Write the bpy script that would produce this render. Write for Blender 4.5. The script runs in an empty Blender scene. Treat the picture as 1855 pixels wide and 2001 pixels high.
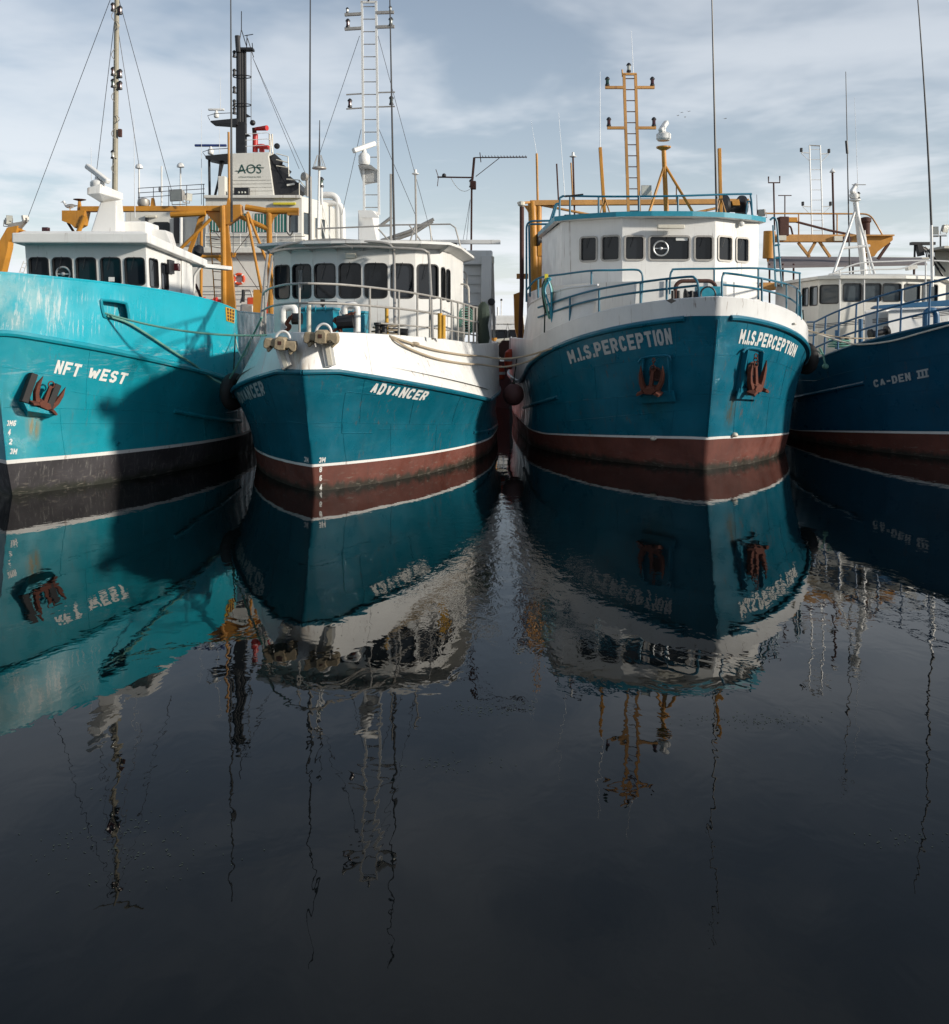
import bpy, bmesh, math, random
import numpy as np
from mathutils import Vector, Matrix

random.seed(7)
scene = bpy.context.scene
COL = scene.collection
R = math.radians

# ------------------------------------------------------------------ camera
FPX, CX, YH, EYE = 1900.0, 927.5, 650.0, 3.52      # focal length, axis and horizon of the photograph; eye height above the water
PW, PH = 1855.0, 2001.0
cd = bpy.data.cameras.new('camera')
cam = bpy.data.objects.new('camera', cd)
COL.objects.link(cam)
cam.location = (0, 0, EYE)
cam.rotation_euler = (R(90), 0, 0)
cd.sensor_fit = 'VERTICAL'
cd.sensor_height = 24.0
cd.lens = FPX / PH * 24.0
cd.shift_y = -(PH / 2 - YH) / PH
cd.clip_end = 5000
scene.camera = cam

# ------------------------------------------------------------------ light
SUN_AZ, SUN_EL = R(112), R(17.5)      # azimuth clockwise from +Y: behind the viewer, to the right
world = bpy.data.worlds.new('World')
scene.world = world
world.use_nodes = True
wn, wl = world.node_tree.nodes, world.node_tree.links
wn.clear()
w_out = wn.new('ShaderNodeOutputWorld')
w_bg = wn.new('ShaderNodeBackground')
w_bg.inputs['Strength'].default_value = 0.096
sky = wn.new('ShaderNodeTexSky')
sky.sky_type = 'NISHITA'
sky.sun_disc = False
sky.sun_elevation = SUN_EL
sky.sun_rotation = SUN_AZ
sky.air_density = 1.0
sky.dust_density = 0.3
sky.ozone_density = 1.5
# thin streaky cloud: a flat layer seen in perspective (direction divided by its height), denser towards the horizon
tc = wn.new('ShaderNodeTexCoord')
sep = wn.new('ShaderNodeSeparateXYZ')
wl.new(tc.outputs['Generated'], sep.inputs[0])
def wmath(op, a, b=None, c=None):
    n = wn.new('ShaderNodeMath'); n.operation = op
    for i, x in enumerate((a, b, c)):
        if x is None: continue
        if isinstance(x, (int, float)): n.inputs[i].default_value = x
        else: wl.new(x, n.inputs[i])
    return n.outputs[0]
zz = wmath('MAXIMUM', wmath('ADD', sep.outputs['Z'], 0.06), 0.05)
comb = wn.new('ShaderNodeCombineXYZ')
wl.new(wmath('DIVIDE', sep.outputs['X'], zz), comb.inputs[0])
wl.new(wmath('MULTIPLY', wmath('DIVIDE', sep.outputs['Y'], zz), 0.9), comb.inputs[1])
def wnoise(scale, detail, rough, dist, offs):
    m = wn.new('ShaderNodeMapping'); m.inputs['Location'].default_value = offs
    m.inputs['Rotation'].default_value = (0, 0, R(-14))
    wl.new(comb.outputs[0], m.inputs[0])
    n = wn.new('ShaderNodeTexNoise')
    n.inputs['Scale'].default_value = scale; n.inputs['Detail'].default_value = detail
    n.inputs['Roughness'].default_value = rough; n.inputs['Distortion'].default_value = dist
    wl.new(m.outputs[0], n.inputs['Vector'])
    return n.outputs['Fac']
n1 = wnoise(0.62, 5, 0.56, 0.5, (3.1, 1.7, 0))
n2 = wnoise(1.9, 4, 0.6, 0.3, (8.2, 4.4, 0))
nn = wmath('ADD', wmath('MULTIPLY', n1, 0.72), wmath('MULTIPLY', n2, 0.28))
mr = wn.new('ShaderNodeMapRange'); mr.interpolation_type = 'SMOOTHSTEP'
wl.new(nn, mr.inputs['Value'])
mr.inputs['From Min'].default_value = 0.43; mr.inputs['From Max'].default_value = 0.63
mr.inputs['To Min'].default_value = 0.0; mr.inputs['To Max'].default_value = 0.21
zc = wmath('MAXIMUM', sep.outputs['Z'], 0.0)
tau = wmath('DIVIDE', wmath('ADD', mr.outputs[0], 0.080), wmath('ADD', zc, 0.030))      # optical depth along the slanted path
cover = wmath('SUBTRACT', 1.0, wmath('POWER', 2.718, wmath('MULTIPLY', tau, -1.0)))
mix = wn.new('ShaderNodeMix'); mix.data_type = 'RGBA'
wl.new(cover, mix.inputs['Factor'])
wl.new(sky.outputs[0], mix.inputs['A'])
mix.inputs['B'].default_value = (8.3, 8.65, 9.1, 1)
wl.new(mix.outputs['Result'], w_bg.inputs['Color'])
wl.new(w_bg.outputs[0], w_out.inputs[0])

sd = bpy.data.lights.new('sun', 'SUN')
sun = bpy.data.objects.new('sun', sd)
COL.objects.link(sun)
sd.energy = 4.3
sd.angle = R(3.5)
sd.color = (1.0, 0.93, 0.82)
to_sun = Vector((math.sin(SUN_AZ) * math.cos(SUN_EL), math.cos(SUN_AZ) * math.cos(SUN_EL), math.sin(SUN_EL)))
sun.rotation_euler = to_sun.to_track_quat('Z', 'Y').to_euler()

vs = scene.view_settings
vs.view_transform = 'Standard'; vs.look = 'None'; vs.gamma = 1.0; vs.use_curve_mapping = False
vs.exposure = 0.18
scene.cycles.max_bounces = 6; scene.cycles.diffuse_bounces = 2; scene.cycles.glossy_bounces = 3; scene.cycles.transmission_bounces = 2
scene.cycles.use_adaptive_sampling = True; scene.cycles.adaptive_threshold = 0.02
scene.cycles.caustics_reflective = False; scene.cycles.caustics_refractive = False

# ------------------------------------------------------------------ materials
MATS = {}
class NT:
    """small node-building helper"""
    def __init__(s, name):
        s.m = bpy.data.materials.new(name); s.m.use_nodes = True
        s.n, s.l = s.m.node_tree.nodes, s.m.node_tree.links
        s.n.clear()
        s.out = s.n.new('ShaderNodeOutputMaterial')
        s.b = s.n.new('ShaderNodeBsdfPrincipled')
        s.l.new(s.b.outputs[0], s.out.inputs[0])
        s.tc = s.n.new('ShaderNodeTexCoord')
        s.P = s.tc.outputs['Object']
    def put(s, inp, x):
        if isinstance(x, (int, float)): inp.default_value = x
        elif isinstance(x, tuple): inp.default_value = x if len(x) != 3 or inp.type == 'VECTOR' else (*x, 1)
        else: s.l.new(x, inp)
    def math(s, op, a, b=None, clamp=False):
        n = s.n.new('ShaderNodeMath'); n.operation = op; n.use_clamp = clamp
        s.put(n.inputs[0], a)
        if b is not None: s.put(n.inputs[1], b)
        return n.outputs[0]
    def noise(s, scale, detail=4, rough=0.55, stretch=(1, 1, 1), offs=(0, 0, 0), dist=0):
        m = s.n.new('ShaderNodeMapping'); m.inputs['Scale'].default_value = stretch; m.inputs['Location'].default_value = offs
        s.l.new(s.P, m.inputs[0])
        n = s.n.new('ShaderNodeTexNoise'); n.inputs['Scale'].default_value = scale
        n.inputs['Detail'].default_value = detail; n.inputs['Roughness'].default_value = rough; n.inputs['Distortion'].default_value = dist
        s.l.new(m.outputs[0], n.inputs['Vector'])
        return n.outputs['Fac']
    def ramp(s, x, lo, hi, a=0.0, b=1.0):
        n = s.n.new('ShaderNodeMapRange'); n.interpolation_type = 'SMOOTHSTEP'
        s.put(n.inputs['Value'], x)
        n.inputs['From Min'].default_value = lo; n.inputs['From Max'].default_value = hi
        n.inputs['To Min'].default_value = a; n.inputs['To Max'].default_value = b
        return n.outputs[0]
    def mix(s, f, a, b):
        n = s.n.new('ShaderNodeMix'); n.data_type = 'RGBA'
        s.put(n.inputs['Factor'], f); s.put(n.inputs['A'], a); s.put(n.inputs['B'], b)
        return n.outputs['Result']
    def bump(s, h, strength, dist):
        n = s.n.new('ShaderNodeBump'); n.inputs['Strength'].default_value = strength; n.inputs['Distance'].default_value = dist
        s.l.new(h, n.inputs['Height']); s.l.new(n.outputs[0], s.b.inputs['Normal'])
    def blob(s, c, r, lo=0.3, hi=1.0):
        """1 inside an ellipsoid of radii r round c, falling to 0 at its edge (object space)"""
        m = s.n.new('ShaderNodeVectorMath'); m.operation = 'SUBTRACT'; s.l.new(s.P, m.inputs[0]); m.inputs[1].default_value = c
        d = s.n.new('ShaderNodeVectorMath'); d.operation = 'DIVIDE'; s.l.new(m.outputs[0], d.inputs[0]); d.inputs[1].default_value = r
        g = s.n.new('ShaderNodeVectorMath'); g.operation = 'LENGTH'; s.l.new(d.outputs[0], g.inputs[0])
        return s.ramp(g.outputs['Value'], lo, hi, 1.0, 0.0)
    def set(s, **k):
        for a, v in k.items(): s.put(s.b.inputs[{'col': 'Base Color', 'rough': 'Roughness', 'metal': 'Metallic', 'spec': 'Specular IOR Level', 'ior': 'IOR', 'coat': 'Coat Weight'}[a]], v)

def mul(c, k): return tuple(x * k for x in c)
def paint(name, col, rough=0.38, var=0.18, streak=0.25, rust=0.0, dent=0.03, dirt=(0.05, 0.045, 0.04), spots=(), chalk=None, chips=0.0, scale=1.0, scratch=(), sscale=1.0, runs=0.0, frames=0.0, scum=False, rub=()):
    """weathered paint on steel: tone drift, vertical run-off streaks, rust bleeding, dented plating, own stains (spots)"""
    t = NT(name)
    big = t.noise(0.7 * scale, 5, 0.6)
    c = t.mix(t.ramp(big, 0.3, 0.7), mul(col, 1 - var), tuple(min(0.9, x * (1 + var * 0.6) + 0.004) for x in col))
    if streak:
        st = t.noise(sscale, 5, 0.7, (7, 7, 0.35), (3, 1, 2))
        c = t.mix(t.math('MULTIPLY', t.ramp(st, 0.52, 0.78), streak), c, dirt)
        fine = t.noise(9, 3, 0.7, (1, 1, 1), (5, 5, 5))
        c = t.mix(t.math('MULTIPLY', t.ramp(fine, 0.55, 0.8), streak * 0.5), c, mul(col, 0.7))
    if rust:
        rs = t.noise(1.3, 6, 0.72, (5, 5, 0.5), (9, 2, 4))
        c = t.mix(t.math('MULTIPLY', t.ramp(rs, 0.6, 0.74), rust), c, (0.16, 0.055, 0.02))
    if chips:
        cp = t.noise(3.0, 8, 0.8, (3.2, 3.2, 0.5), (2, 7, 1))
        c = t.mix(t.math('MULTIPLY', t.ramp(cp, 0.66, 0.70), chips), c, (0.55, 0.56, 0.54))
    if chalk:
        for (cen, rad, amt, cc) in chalk:
            m = t.math('MULTIPLY', t.blob(cen, rad, 0.2, 1.0), t.ramp(t.noise(1.6, 7, 0.7, (1, 1, 0.7), (cen[0], 2, 3)), 0.35, 0.65))
            c = t.mix(t.math('MULTIPLY', m, amt), c, cc)
    if runs:                            # narrow rust runs below fittings and seams
        rn = t.noise(1.0, 4, 0.6, (13, 13, 0.30), (6, 3, 8)); rm = t.noise(0.8, 3, 0.6, offs=(1, 9, 4))
        c = t.mix(t.math('MULTIPLY', t.math('MULTIPLY', t.ramp(rn, 0.59, 0.68), t.ramp(rm, 0.44, 0.6)), runs), c, (0.13, 0.055, 0.022))
    sx = t.n.new('ShaderNodeSeparateXYZ'); t.l.new(t.P, sx.inputs[0])
    for (z0, dz, amt, cc) in rub:       # scuffing along a height where fenders and ropes chafe
        near = t.ramp(t.math('ABSOLUTE', t.math('SUBTRACT', sx.outputs['Z'], z0)), 0.0, dz, 1.0, 0.0)
        sn = t.noise(1.0, 6, 0.75, (2.2, 2.2, 16), (z0, 1, 5))
        c = t.mix(t.math('MULTIPLY', t.math('MULTIPLY', near, t.ramp(sn, 0.52, 0.62)), amt), c, cc)
    if scum:                            # weed and slime at the water's edge, ragged
        edge = t.math('ADD', sx.outputs['Z'], t.math('MULTIPLY', t.math('SUBTRACT', t.noise(3.0, 6, 0.7, (1, 1, 0.4)), 0.5), 0.5))
        c = t.mix(t.ramp(edge, 0.04, 0.22, 0.92, 0.0), c, (0.016, 0.018, 0.012))
        sal = t.math('MULTIPLY', t.ramp(t.noise(2.0, 5, 0.7, (2, 2, 9), (3, 3, 3)), 0.55, 0.68), t.ramp(sx.outputs['Z'], 0.15, 0.5, 0.5, 0.0))
        c = t.mix(sal, c, (0.20, 0.18, 0.15))
    for (cen, rad) in scratch:          # paint rubbed through in upright scratches
        sn = t.noise(1.0, 7, 0.75, (16, 16, 1.1), (cen[0], 4, 2)); sm = t.noise(1.4, 4, 0.6, offs=(7, cen[2], 3))
        m = t.math('MULTIPLY', t.blob(cen, rad, 0.3, 1.0), t.math('MULTIPLY', t.ramp(sn, 0.54, 0.59), t.ramp(sm, 0.38, 0.52)))
        c = t.mix(t.math('MULTIPLY', m, 0.65), c, (0.55, 0.58, 0.57))
    for (cen, rad, amt, cc) in spots:
        m = t.math('MULTIPLY', t.blob(cen, rad, 0.15, 1.0), t.ramp(t.noise(2.0, 6, 0.7, (6, 6, 0.5), (cen[2], cen[0], 1)), 0.3, 0.62))
        c = t.mix(t.math('MULTIPLY', m, amt), c, cc)
    t.set(col=c, rough=t.ramp(t.noise(2.2, 5, 0.6, offs=(1, 8, 3)), 0.3, 0.7, rough * 0.75, min(1, rough * 1.35)))
    if dent:
        h = t.math('ADD', t.noise(0.9, 2, 0.4, (1, 1, 0.8)), t.math('MULTIPLY', t.noise(26, 3, 0.6), 0.02))
        if frames:                      # plating pulled in between the frames behind it
            fy = t.math('MULTIPLY', t.math('SINE', t.math('MULTIPLY', sx.outputs['Y'], 2 * math.pi / 0.62)), frames)
            fz = t.math('MULTIPLY', t.math('SINE', t.math('MULTIPLY', sx.outputs['Z'], 2 * math.pi / 0.9)), frames * 0.4)
            h = t.math('ADD', h, t.math('ADD', fy, fz))
        t.bump(h, 1.0, dent)
    MATS[name] = t.m
    return t.m

def simple(name, col, rough=0.5, metal=0.0, var=0.15, nscale=6.0, bump=0.0):
    t = NT(name)
    t.set(col=t.mix(t.noise(nscale, 4, 0.6), mul(col, 1 - var), mul(col, 1 + var)), rough=rough, metal=metal)
    if bump: t.bump(t.noise(nscale * 4, 4, 0.6), 0.6, bump)
    MATS[name] = t.m
    return t.m

simple('glass', (0.008, 0.010, 0.013), 0.04, var=0.3, nscale=0.8, bump=0.0015)
def vary_glass():
    nt = MATS['glass'].node_tree; b = nt.nodes['Principled BSDF']; b.inputs['Specular IOR Level'].default_value = 0.36
    oi = nt.nodes.new('ShaderNodeObjectInfo'); mx = nt.nodes.new('ShaderNodeMix'); mx.data_type = 'RGBA'      # no two panes alike: some filmed with salt, some paler inside
    nt.links.new(oi.outputs['Random'], mx.inputs['Factor']); mx.inputs['A'].default_value = (0.005, 0.006, 0.008, 1); mx.inputs['B'].default_value = (0.022, 0.026, 0.032, 1)
    nt.links.new(mx.outputs['Result'], b.inputs['Base Color'])
    mr_ = nt.nodes.new('ShaderNodeMapRange'); nt.links.new(oi.outputs['Random'], mr_.inputs['Value']); mr_.inputs['To Min'].default_value = 0.22; mr_.inputs['To Max'].default_value = 0.03
    nt.links.new(mr_.outputs[0], b.inputs['Roughness'])
vary_glass()
simple('glass_pale', (0.06, 0.075, 0.085), 0.06, var=0.5, nscale=1.2)
simple('gasket', (0.012, 0.012, 0.013), 0.55)
simple('alloy', (0.42, 0.43, 0.43), 0.42, 0.6, 0.2)
simple('galv', (0.36, 0.34, 0.31), 0.5, 0.35, 0.3, 9)
simple('black', (0.012, 0.012, 0.014), 0.5, var=0.4)
simple('rubber', (0.014, 0.013, 0.013), 0.75, var=0.4, bump=0.004)
simple('whip', (0.008, 0.008, 0.009), 0.4)
simple('whip_white', (0.62, 0.63, 0.64), 0.4)
simple('wire', (0.10, 0.10, 0.11), 0.5, 0.5)
simple('gear_white', (0.70, 0.69, 0.66), 0.35, var=0.06)
simple('lamp_red', (0.05, 0.006, 0.010), 0.25)
simple('lamp_green', (0.004, 0.04, 0.025), 0.25)
simple('lamp_clear', (0.45, 0.45, 0.40), 0.15)
simple('rope_green', (0.13, 0.30, 0.24), 0.85, var=0.35, nscale=30, bump=0.004)
simple('rope_tan', (0.38, 0.31, 0.22), 0.9, var=0.3, nscale=30, bump=0.004)
simple('rope_white', (0.55, 0.52, 0.45), 0.85, var=0.2, nscale=30, bump=0.004)
simple('rope_dark', (0.03, 0.045, 0.035), 0.9, var=0.4, nscale=30)
simple('rust', (0.115, 0.034, 0.019), 0.85, var=0.65, nscale=9, bump=0.012)
simple('rust_dark', (0.07, 0.028, 0.02), 0.85, var=0.45, nscale=14, bump=0.01)
simple('cast_beige', (0.30, 0.24, 0.155), 0.75, var=0.55, nscale=9, bump=0.012)
simple('red', (0.50, 0.025, 0.02), 0.4, var=0.2)
simple('orange_red', (0.62, 0.07, 0.02), 0.5, var=0.2)
simple('cord_yellow', (0.6, 0.5, 0.04), 0.6)
simple('mast_tan', (0.30, 0.27, 0.20), 0.55, var=0.25)
simple('blue_box', (0.014, 0.24, 0.33), 0.45, var=0.25)
simple('blue_tube', (0.006, 0.12, 0.19), 0.42, var=0.3, nscale=3)
simple('blue_tube4', (0.008, 0.09, 0.20), 0.42, var=0.3, nscale=3)
simple('yellow_post', (0.55, 0.30, 0.03), 0.5, var=0.25)
simple('canopy', (0.16, 0.14, 0.14), 0.8, var=0.3, nscale=2)
simple('deck_grey', (0.16, 0.16, 0.15), 0.8, var=0.3, nscale=2)
simple('teal_stripe', (0.02, 0.20, 0.16), 0.6)
simple('curtain', (0.55, 0.58, 0.55), 0.7)
simple('letter_white', (0.66, 0.66, 0.63), 0.5, var=0.15, nscale=12)
simple('letter_white_shaded', (0.42, 0.43, 0.43), 0.55, var=0.2, nscale=12)  # white lettering again, shade of the left hull sides put into its colour
simple('letter_green', (0.01, 0.06, 0.05), 0.5)
simple('letter_blue', (0.02, 0.04, 0.16), 0.5)
simple('fender', (0.17, 0.075, 0.07), 0.6, var=0.4, nscale=4)
paint('orange', (0.52, 0.225, 0.022), 0.45, 0.2, 0.3, rust=0.55, dent=0.006, dirt=(0.13, 0.06, 0.03))
paint('orange_pale', (0.50, 0.25, 0.07), 0.55, 0.25, 0.4, rust=0.8, dent=0.006, dirt=(0.13, 0.06, 0.03))
paint('white', (0.72, 0.71, 0.68), 0.4, 0.06, 0.16, rust=0.12, runs=0.55, dent=0.008, dirt=(0.30, 0.26, 0.20))
paint('white_aos', (0.66, 0.64, 0.58), 0.5, 0.07, 0.25, rust=0.25, runs=0.5, dent=0.012, dirt=(0.30, 0.24, 0.16))
paint('cream', (0.62, 0.58, 0.48), 0.5, 0.08, 0.22, rust=0.25, dent=0.01, dirt=(0.26, 0.18, 0.10))

def mat(k): return MATS[k]

# ------------------------------------------------------------------ mesh helpers
def V(*a): return Vector(a if len(a) > 1 else a[0])
class MB:
    def __init__(s): s.v, s.f, s.mi = [], [], []
    def add(s, vs, fs, m=0):
        o = len(s.v); s.v += [tuple(p) for p in vs]
        s.f += [[i + o for i in f] for f in fs]; s.mi += [m] * len(fs)
        return s
    def box(s, c, d, rz=0.0, m=0, rx=0.0, ry=0.0):
        M = Matrix.Translation(c) @ Matrix.Rotation(rz, 4, 'Z') @ Matrix.Rotation(ry, 4, 'Y') @ Matrix.Rotation(rx, 4, 'X')
        vs = [M @ Vector((x * d[0] / 2, y * d[1] / 2, z * d[2] / 2)) for x in (-1, 1) for y in (-1, 1) for z in (-1, 1)]
        return s.add(vs, [(0, 1, 3, 2), (4, 6, 7, 5), (0, 4, 5, 1), (2, 3, 7, 6), (0, 2, 6, 4), (1, 5, 7, 3)], m)
    def beam(s, p0, p1, w, h, up=(0, 0, 1), m=0, w1=None, h1=None):
        p0, p1 = V(p0), V(p1); d = (p1 - p0).normalized(); up = V(up)
        if abs(d.dot(up)) > 0.97: up = Vector((0, 1, 0))
        x = d.cross(up).normalized(); y = x.cross(d).normalized()
        w1 = w if w1 is None else w1; h1 = h if h1 is None else h1
        vs = []
        for p, a, b in ((p0, w, h), (p1, w1, h1)):
            vs += [p + x * a / 2 * i + y * b / 2 * j for i, j in ((-1, -1), (1, -1), (1, 1), (-1, 1))]
        return s.add(vs, [(3, 2, 1, 0), (4, 5, 6, 7)] + [(i, (i + 1) % 4, (i + 1) % 4 + 4, i + 4) for i in range(4)], m)
    def tube(s, pts, r, n=8, m=0, closed=False):
        pts = [V(p) for p in pts]; k = len(pts)
        rs = r if isinstance(r, (list, tuple)) else [r] * k
        vs = []; prev = None
        for i, p in enumerate(pts):
            a = pts[(i - 1) % k] if (i or closed) else p
            b = pts[(i + 1) % k] if (i < k - 1 or closed) else p
            d = (b - a)
            if d.length < 1e-9: d = Vector((0, 0, 1))
            d.normalize()
            if prev is None:
                prev = d.cross(Vector((0, 0, 1)))
                if prev.length < 0.05: prev = d.cross(Vector((1, 0, 0)))
            x = (prev - d * prev.dot(d))
            if x.length < 1e-6: x = d.orthogonal()
            x.normalize(); y = d.cross(x); prev = x
            vs += [p + (x * math.cos(2 * math.pi * j / n) + y * math.sin(2 * math.pi * j / n)) * rs[i] for j in range(n)]
        fs = []
        for i in range(k if closed else k - 1):
            i2 = (i + 1) % k
            fs += [(i * n + j, i * n + (j + 1) % n, i2 * n + (j + 1) % n, i2 * n + j) for j in range(n)]
        if not closed: fs += [tuple(range(n - 1, -1, -1)), tuple((k - 1) * n + j for j in range(n))]
        return s.add(vs, fs, m)
    def lathe(s, c, prof, n=16, m=0, axis=(0, 0, 1)):
        c = V(c); z = V(axis).normalized(); x = z.orthogonal().normalized(); y = z.cross(x)
        vs = [c + z * h + (x * math.cos(2 * math.pi * j / n) + y * math.sin(2 * math.pi * j / n)) * r for r, h in prof for j in range(n)]
        k = len(prof)
        fs = [(i * n + j, i * n + (j + 1) % n, (i + 1) * n + (j + 1) % n, (i + 1) * n + j) for i in range(k - 1) for j in range(n)]
        fs += [tuple(range(n - 1, -1, -1)), tuple((k - 1) * n + j for j in range(n))]
        return s.add(vs, fs, m)
    def ball(s, c, r, n=12, k=8, m=0, sc=(1, 1, 1)):
        c = V(c); vs = [c + Vector((0, 0, -r * sc[2]))]
        for i in range(1, k):
            a = -math.pi / 2 + math.pi * i / k
            vs += [c + Vector((math.cos(a) * math.cos(2 * math.pi * j / n) * r * sc[0], math.cos(a) * math.sin(2 * math.pi * j / n) * r * sc[1], math.sin(a) * r * sc[2])) for j in range(n)]
        vs.append(c + Vector((0, 0, r * sc[2])))
        fs = [(0, 1 + (j + 1) % n, 1 + j) for j in range(n)]
        for i in range(k - 2):
            fs += [(1 + i * n + j, 1 + i * n + (j + 1) % n, 1 + (i + 1) * n + (j + 1) % n, 1 + (i + 1) * n + j) for j in range(n)]
        L = len(vs) - 1; o = 1 + (k - 2) * n
        fs += [(o + j, o + (j + 1) % n, L) for j in range(n)]
        return s.add(vs, fs, m)
    def prism(s, bot, top, m=0):
        """bot, top: matching rings of 3-D points"""
        n = len(bot)
        return s.add(list(bot) + list(top), [tuple(range(n - 1, -1, -1)), tuple(range(n, 2 * n))] + [(i, (i + 1) % n, n + (i + 1) % n, n + i) for i in range(n)], m)
    def plate(s, pts, thick, m=0):
        """flat polygon given its own thickness along its normal"""
        pts = [V(p) for p in pts]
        n = Vector((0, 0, 0))
        for i in range(len(pts)): n += pts[i].cross(pts[(i + 1) % len(pts)])
        n.normalize(); o = n * thick / 2
        return s.prism([p - o for p in pts], [p + o for p in pts], m)
    def loft(s, rows, m=0, closed=False):
        n = len(rows[0]); vs = [p for r in rows for p in r]; fs = []
        for i in range(len(rows) - 1):
            for j in range(n if closed else n - 1):
                j2 = (j + 1) % n
                fs.append((i * n + j, i * n + j2, (i + 1) * n + j2, (i + 1) * n + j))
        return s.add(vs, fs, m)
    def build(s, name, mats, parent=None, smooth=True, bevel=0.0, angle=35, recalc=True):
        me = bpy.data.meshes.new(name)
        me.from_pydata(s.v, [], s.f)
        if isinstance(mats, str): mats = [mats]
        for k in mats: me.materials.append(mat(k))
        if len(mats) > 1: me.polygons.foreach_set('material_index', s.mi)
        if recalc:
            bm = bmesh.new(); bm.from_mesh(me)
            bmesh.ops.recalc_face_normals(bm, faces=bm.faces)
            bm.to_mesh(me); bm.free()
        if smooth:
            me.polygons.foreach_set('use_smooth', [True] * len(me.polygons))
            me.set_sharp_from_angle(angle=R(angle))
        me.update()
        o = bpy.data.objects.new(name, me)
        COL.objects.link(o)
        if parent: o.parent = parent
        if bevel:
            b = o.modifiers.new('bevel', 'BEVEL'); b.width = bevel; b.segments = 2; b.limit_method = 'ANGLE'; b.angle_limit = R(40)
            b.harden_normals = False
        return o

def tag(o, label, cat, group=None, kind=None):
    o['label'] = label; o['category'] = cat
    if group: o['group'] = group
    if kind: o['kind'] = kind
    return o
def empty(name, loc=(0, 0, 0), rz=0.0, parent=None):
    o = bpy.data.objects.new(name, None); COL.objects.link(o)
    o.location = loc; o.rotation_euler = (0, 0, rz); o.empty_display_size = 0.3
    if parent: o.parent = parent
    return o
def smoothpath(pts, n=6, closed=False):
    """Catmull-Rom through pts"""
    pts = [V(p) for p in pts]; k = len(pts); out = []
    for i in range(k if closed else k - 1):
        p0 = pts[(i - 1) % k] if (i or closed) else pts[0] * 2 - pts[1]
        p1, p2 = pts[i], pts[(i + 1) % k]
        p3 = pts[(i + 2) % k] if (i + 2 < k or closed) else p2 * 2 - p1
        for j in range(n):
            t = j / n
            out.append(0.5 * ((2 * p1) + (p2 - p0) * t + (2 * p0 - 5 * p1 + 4 * p2 - p3) * t * t + (3 * p1 - p0 - 3 * p2 + p3) * t ** 3))
    if not closed: out.append(pts[-1])
    return out
def bend(pts, r=0.12, n=4):
    """polyline with rounded corners, for bent pipe"""
    pts = [V(p) for p in pts]; out = [pts[0]]
    for i in range(1, len(pts) - 1):
        a, p, b = pts[i - 1], pts[i], pts[i + 1]
        ra = min(r, (a - p).length * 0.45); rb = min(r, (b - p).length * 0.45)
        s, e = p + (a - p).normalized() * ra, p + (b - p).normalized() * rb
        for j in range(n + 1):
            t = j / n
            out.append(s * (1 - t) ** 2 + p * 2 * t * (1 - t) + e * t * t)
    out.append(pts[-1]); return out
def sag(p0, p1, drop, n=18):
    p0, p1 = V(p0), V(p1)
    return [p0.lerp(p1, i / n) - Vector((0, 0, drop * 4 * (i / n) * (1 - i / n))) for i in range(n + 1)]

# ------------------------------------------------------------------ where things stand
class Frame:
    """a boat's own axes: x to the viewer's right, y aft, z up; origin where its stem meets the water.
    at / ats / atv turn a sighting in the photograph into metres on that boat, given how far aft (s) or abeam (v) the thing stands"""
    def __init__(s, px, dist, vp):
        s.yaw = math.atan((vp - CX) / FPX)
        s.O = Vector(((px - CX) / FPX * dist, dist, 0))
        s.a = Vector((math.sin(s.yaw), math.cos(s.yaw), 0)); s.r = Vector((math.cos(s.yaw), -math.sin(s.yaw), 0))
    def local(s, p): d = V(p) - s.O; return Vector((d.dot(s.r), d.dot(s.a), d.z))
    def world(s, p): return s.O + s.r * p[0] + s.a * p[1] + Vector((0, 0, p[2]))
    def ray(s, px, py): return Vector(((px - CX) / FPX, 1, -(py - YH) / FPX))
    def ats(s, px, py, sa):
        d = s.ray(px, py); c = Vector((0, 0, EYE)) - s.O
        return s.local(Vector((0, 0, EYE)) + d * ((sa - c.dot(s.a)) / d.dot(s.a)))
    def atv(s, px, py, v):
        d = s.ray(px, py); c = Vector((0, 0, EYE)) - s.O
        return s.local(Vector((0, 0, EYE)) + d * ((v - c.dot(s.r)) / d.dot(s.r)))
    def atz(s, px, py, z):
        d = s.ray(px, py)
        return s.local(Vector((0, 0, EYE)) + d * ((z - EYE) / d.z))
    def pix(s, p):
        w = s.world(p); return (CX + w.x / w.y * FPX, YH - (w.z - EYE) / w.y * FPX)
    def scale(s, sa): return FPX / (s.O.y + sa * math.cos(s.yaw))     # photograph pixels per metre at that station
    def root(s, name): return empty(name, s.O, -s.yaw)

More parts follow.
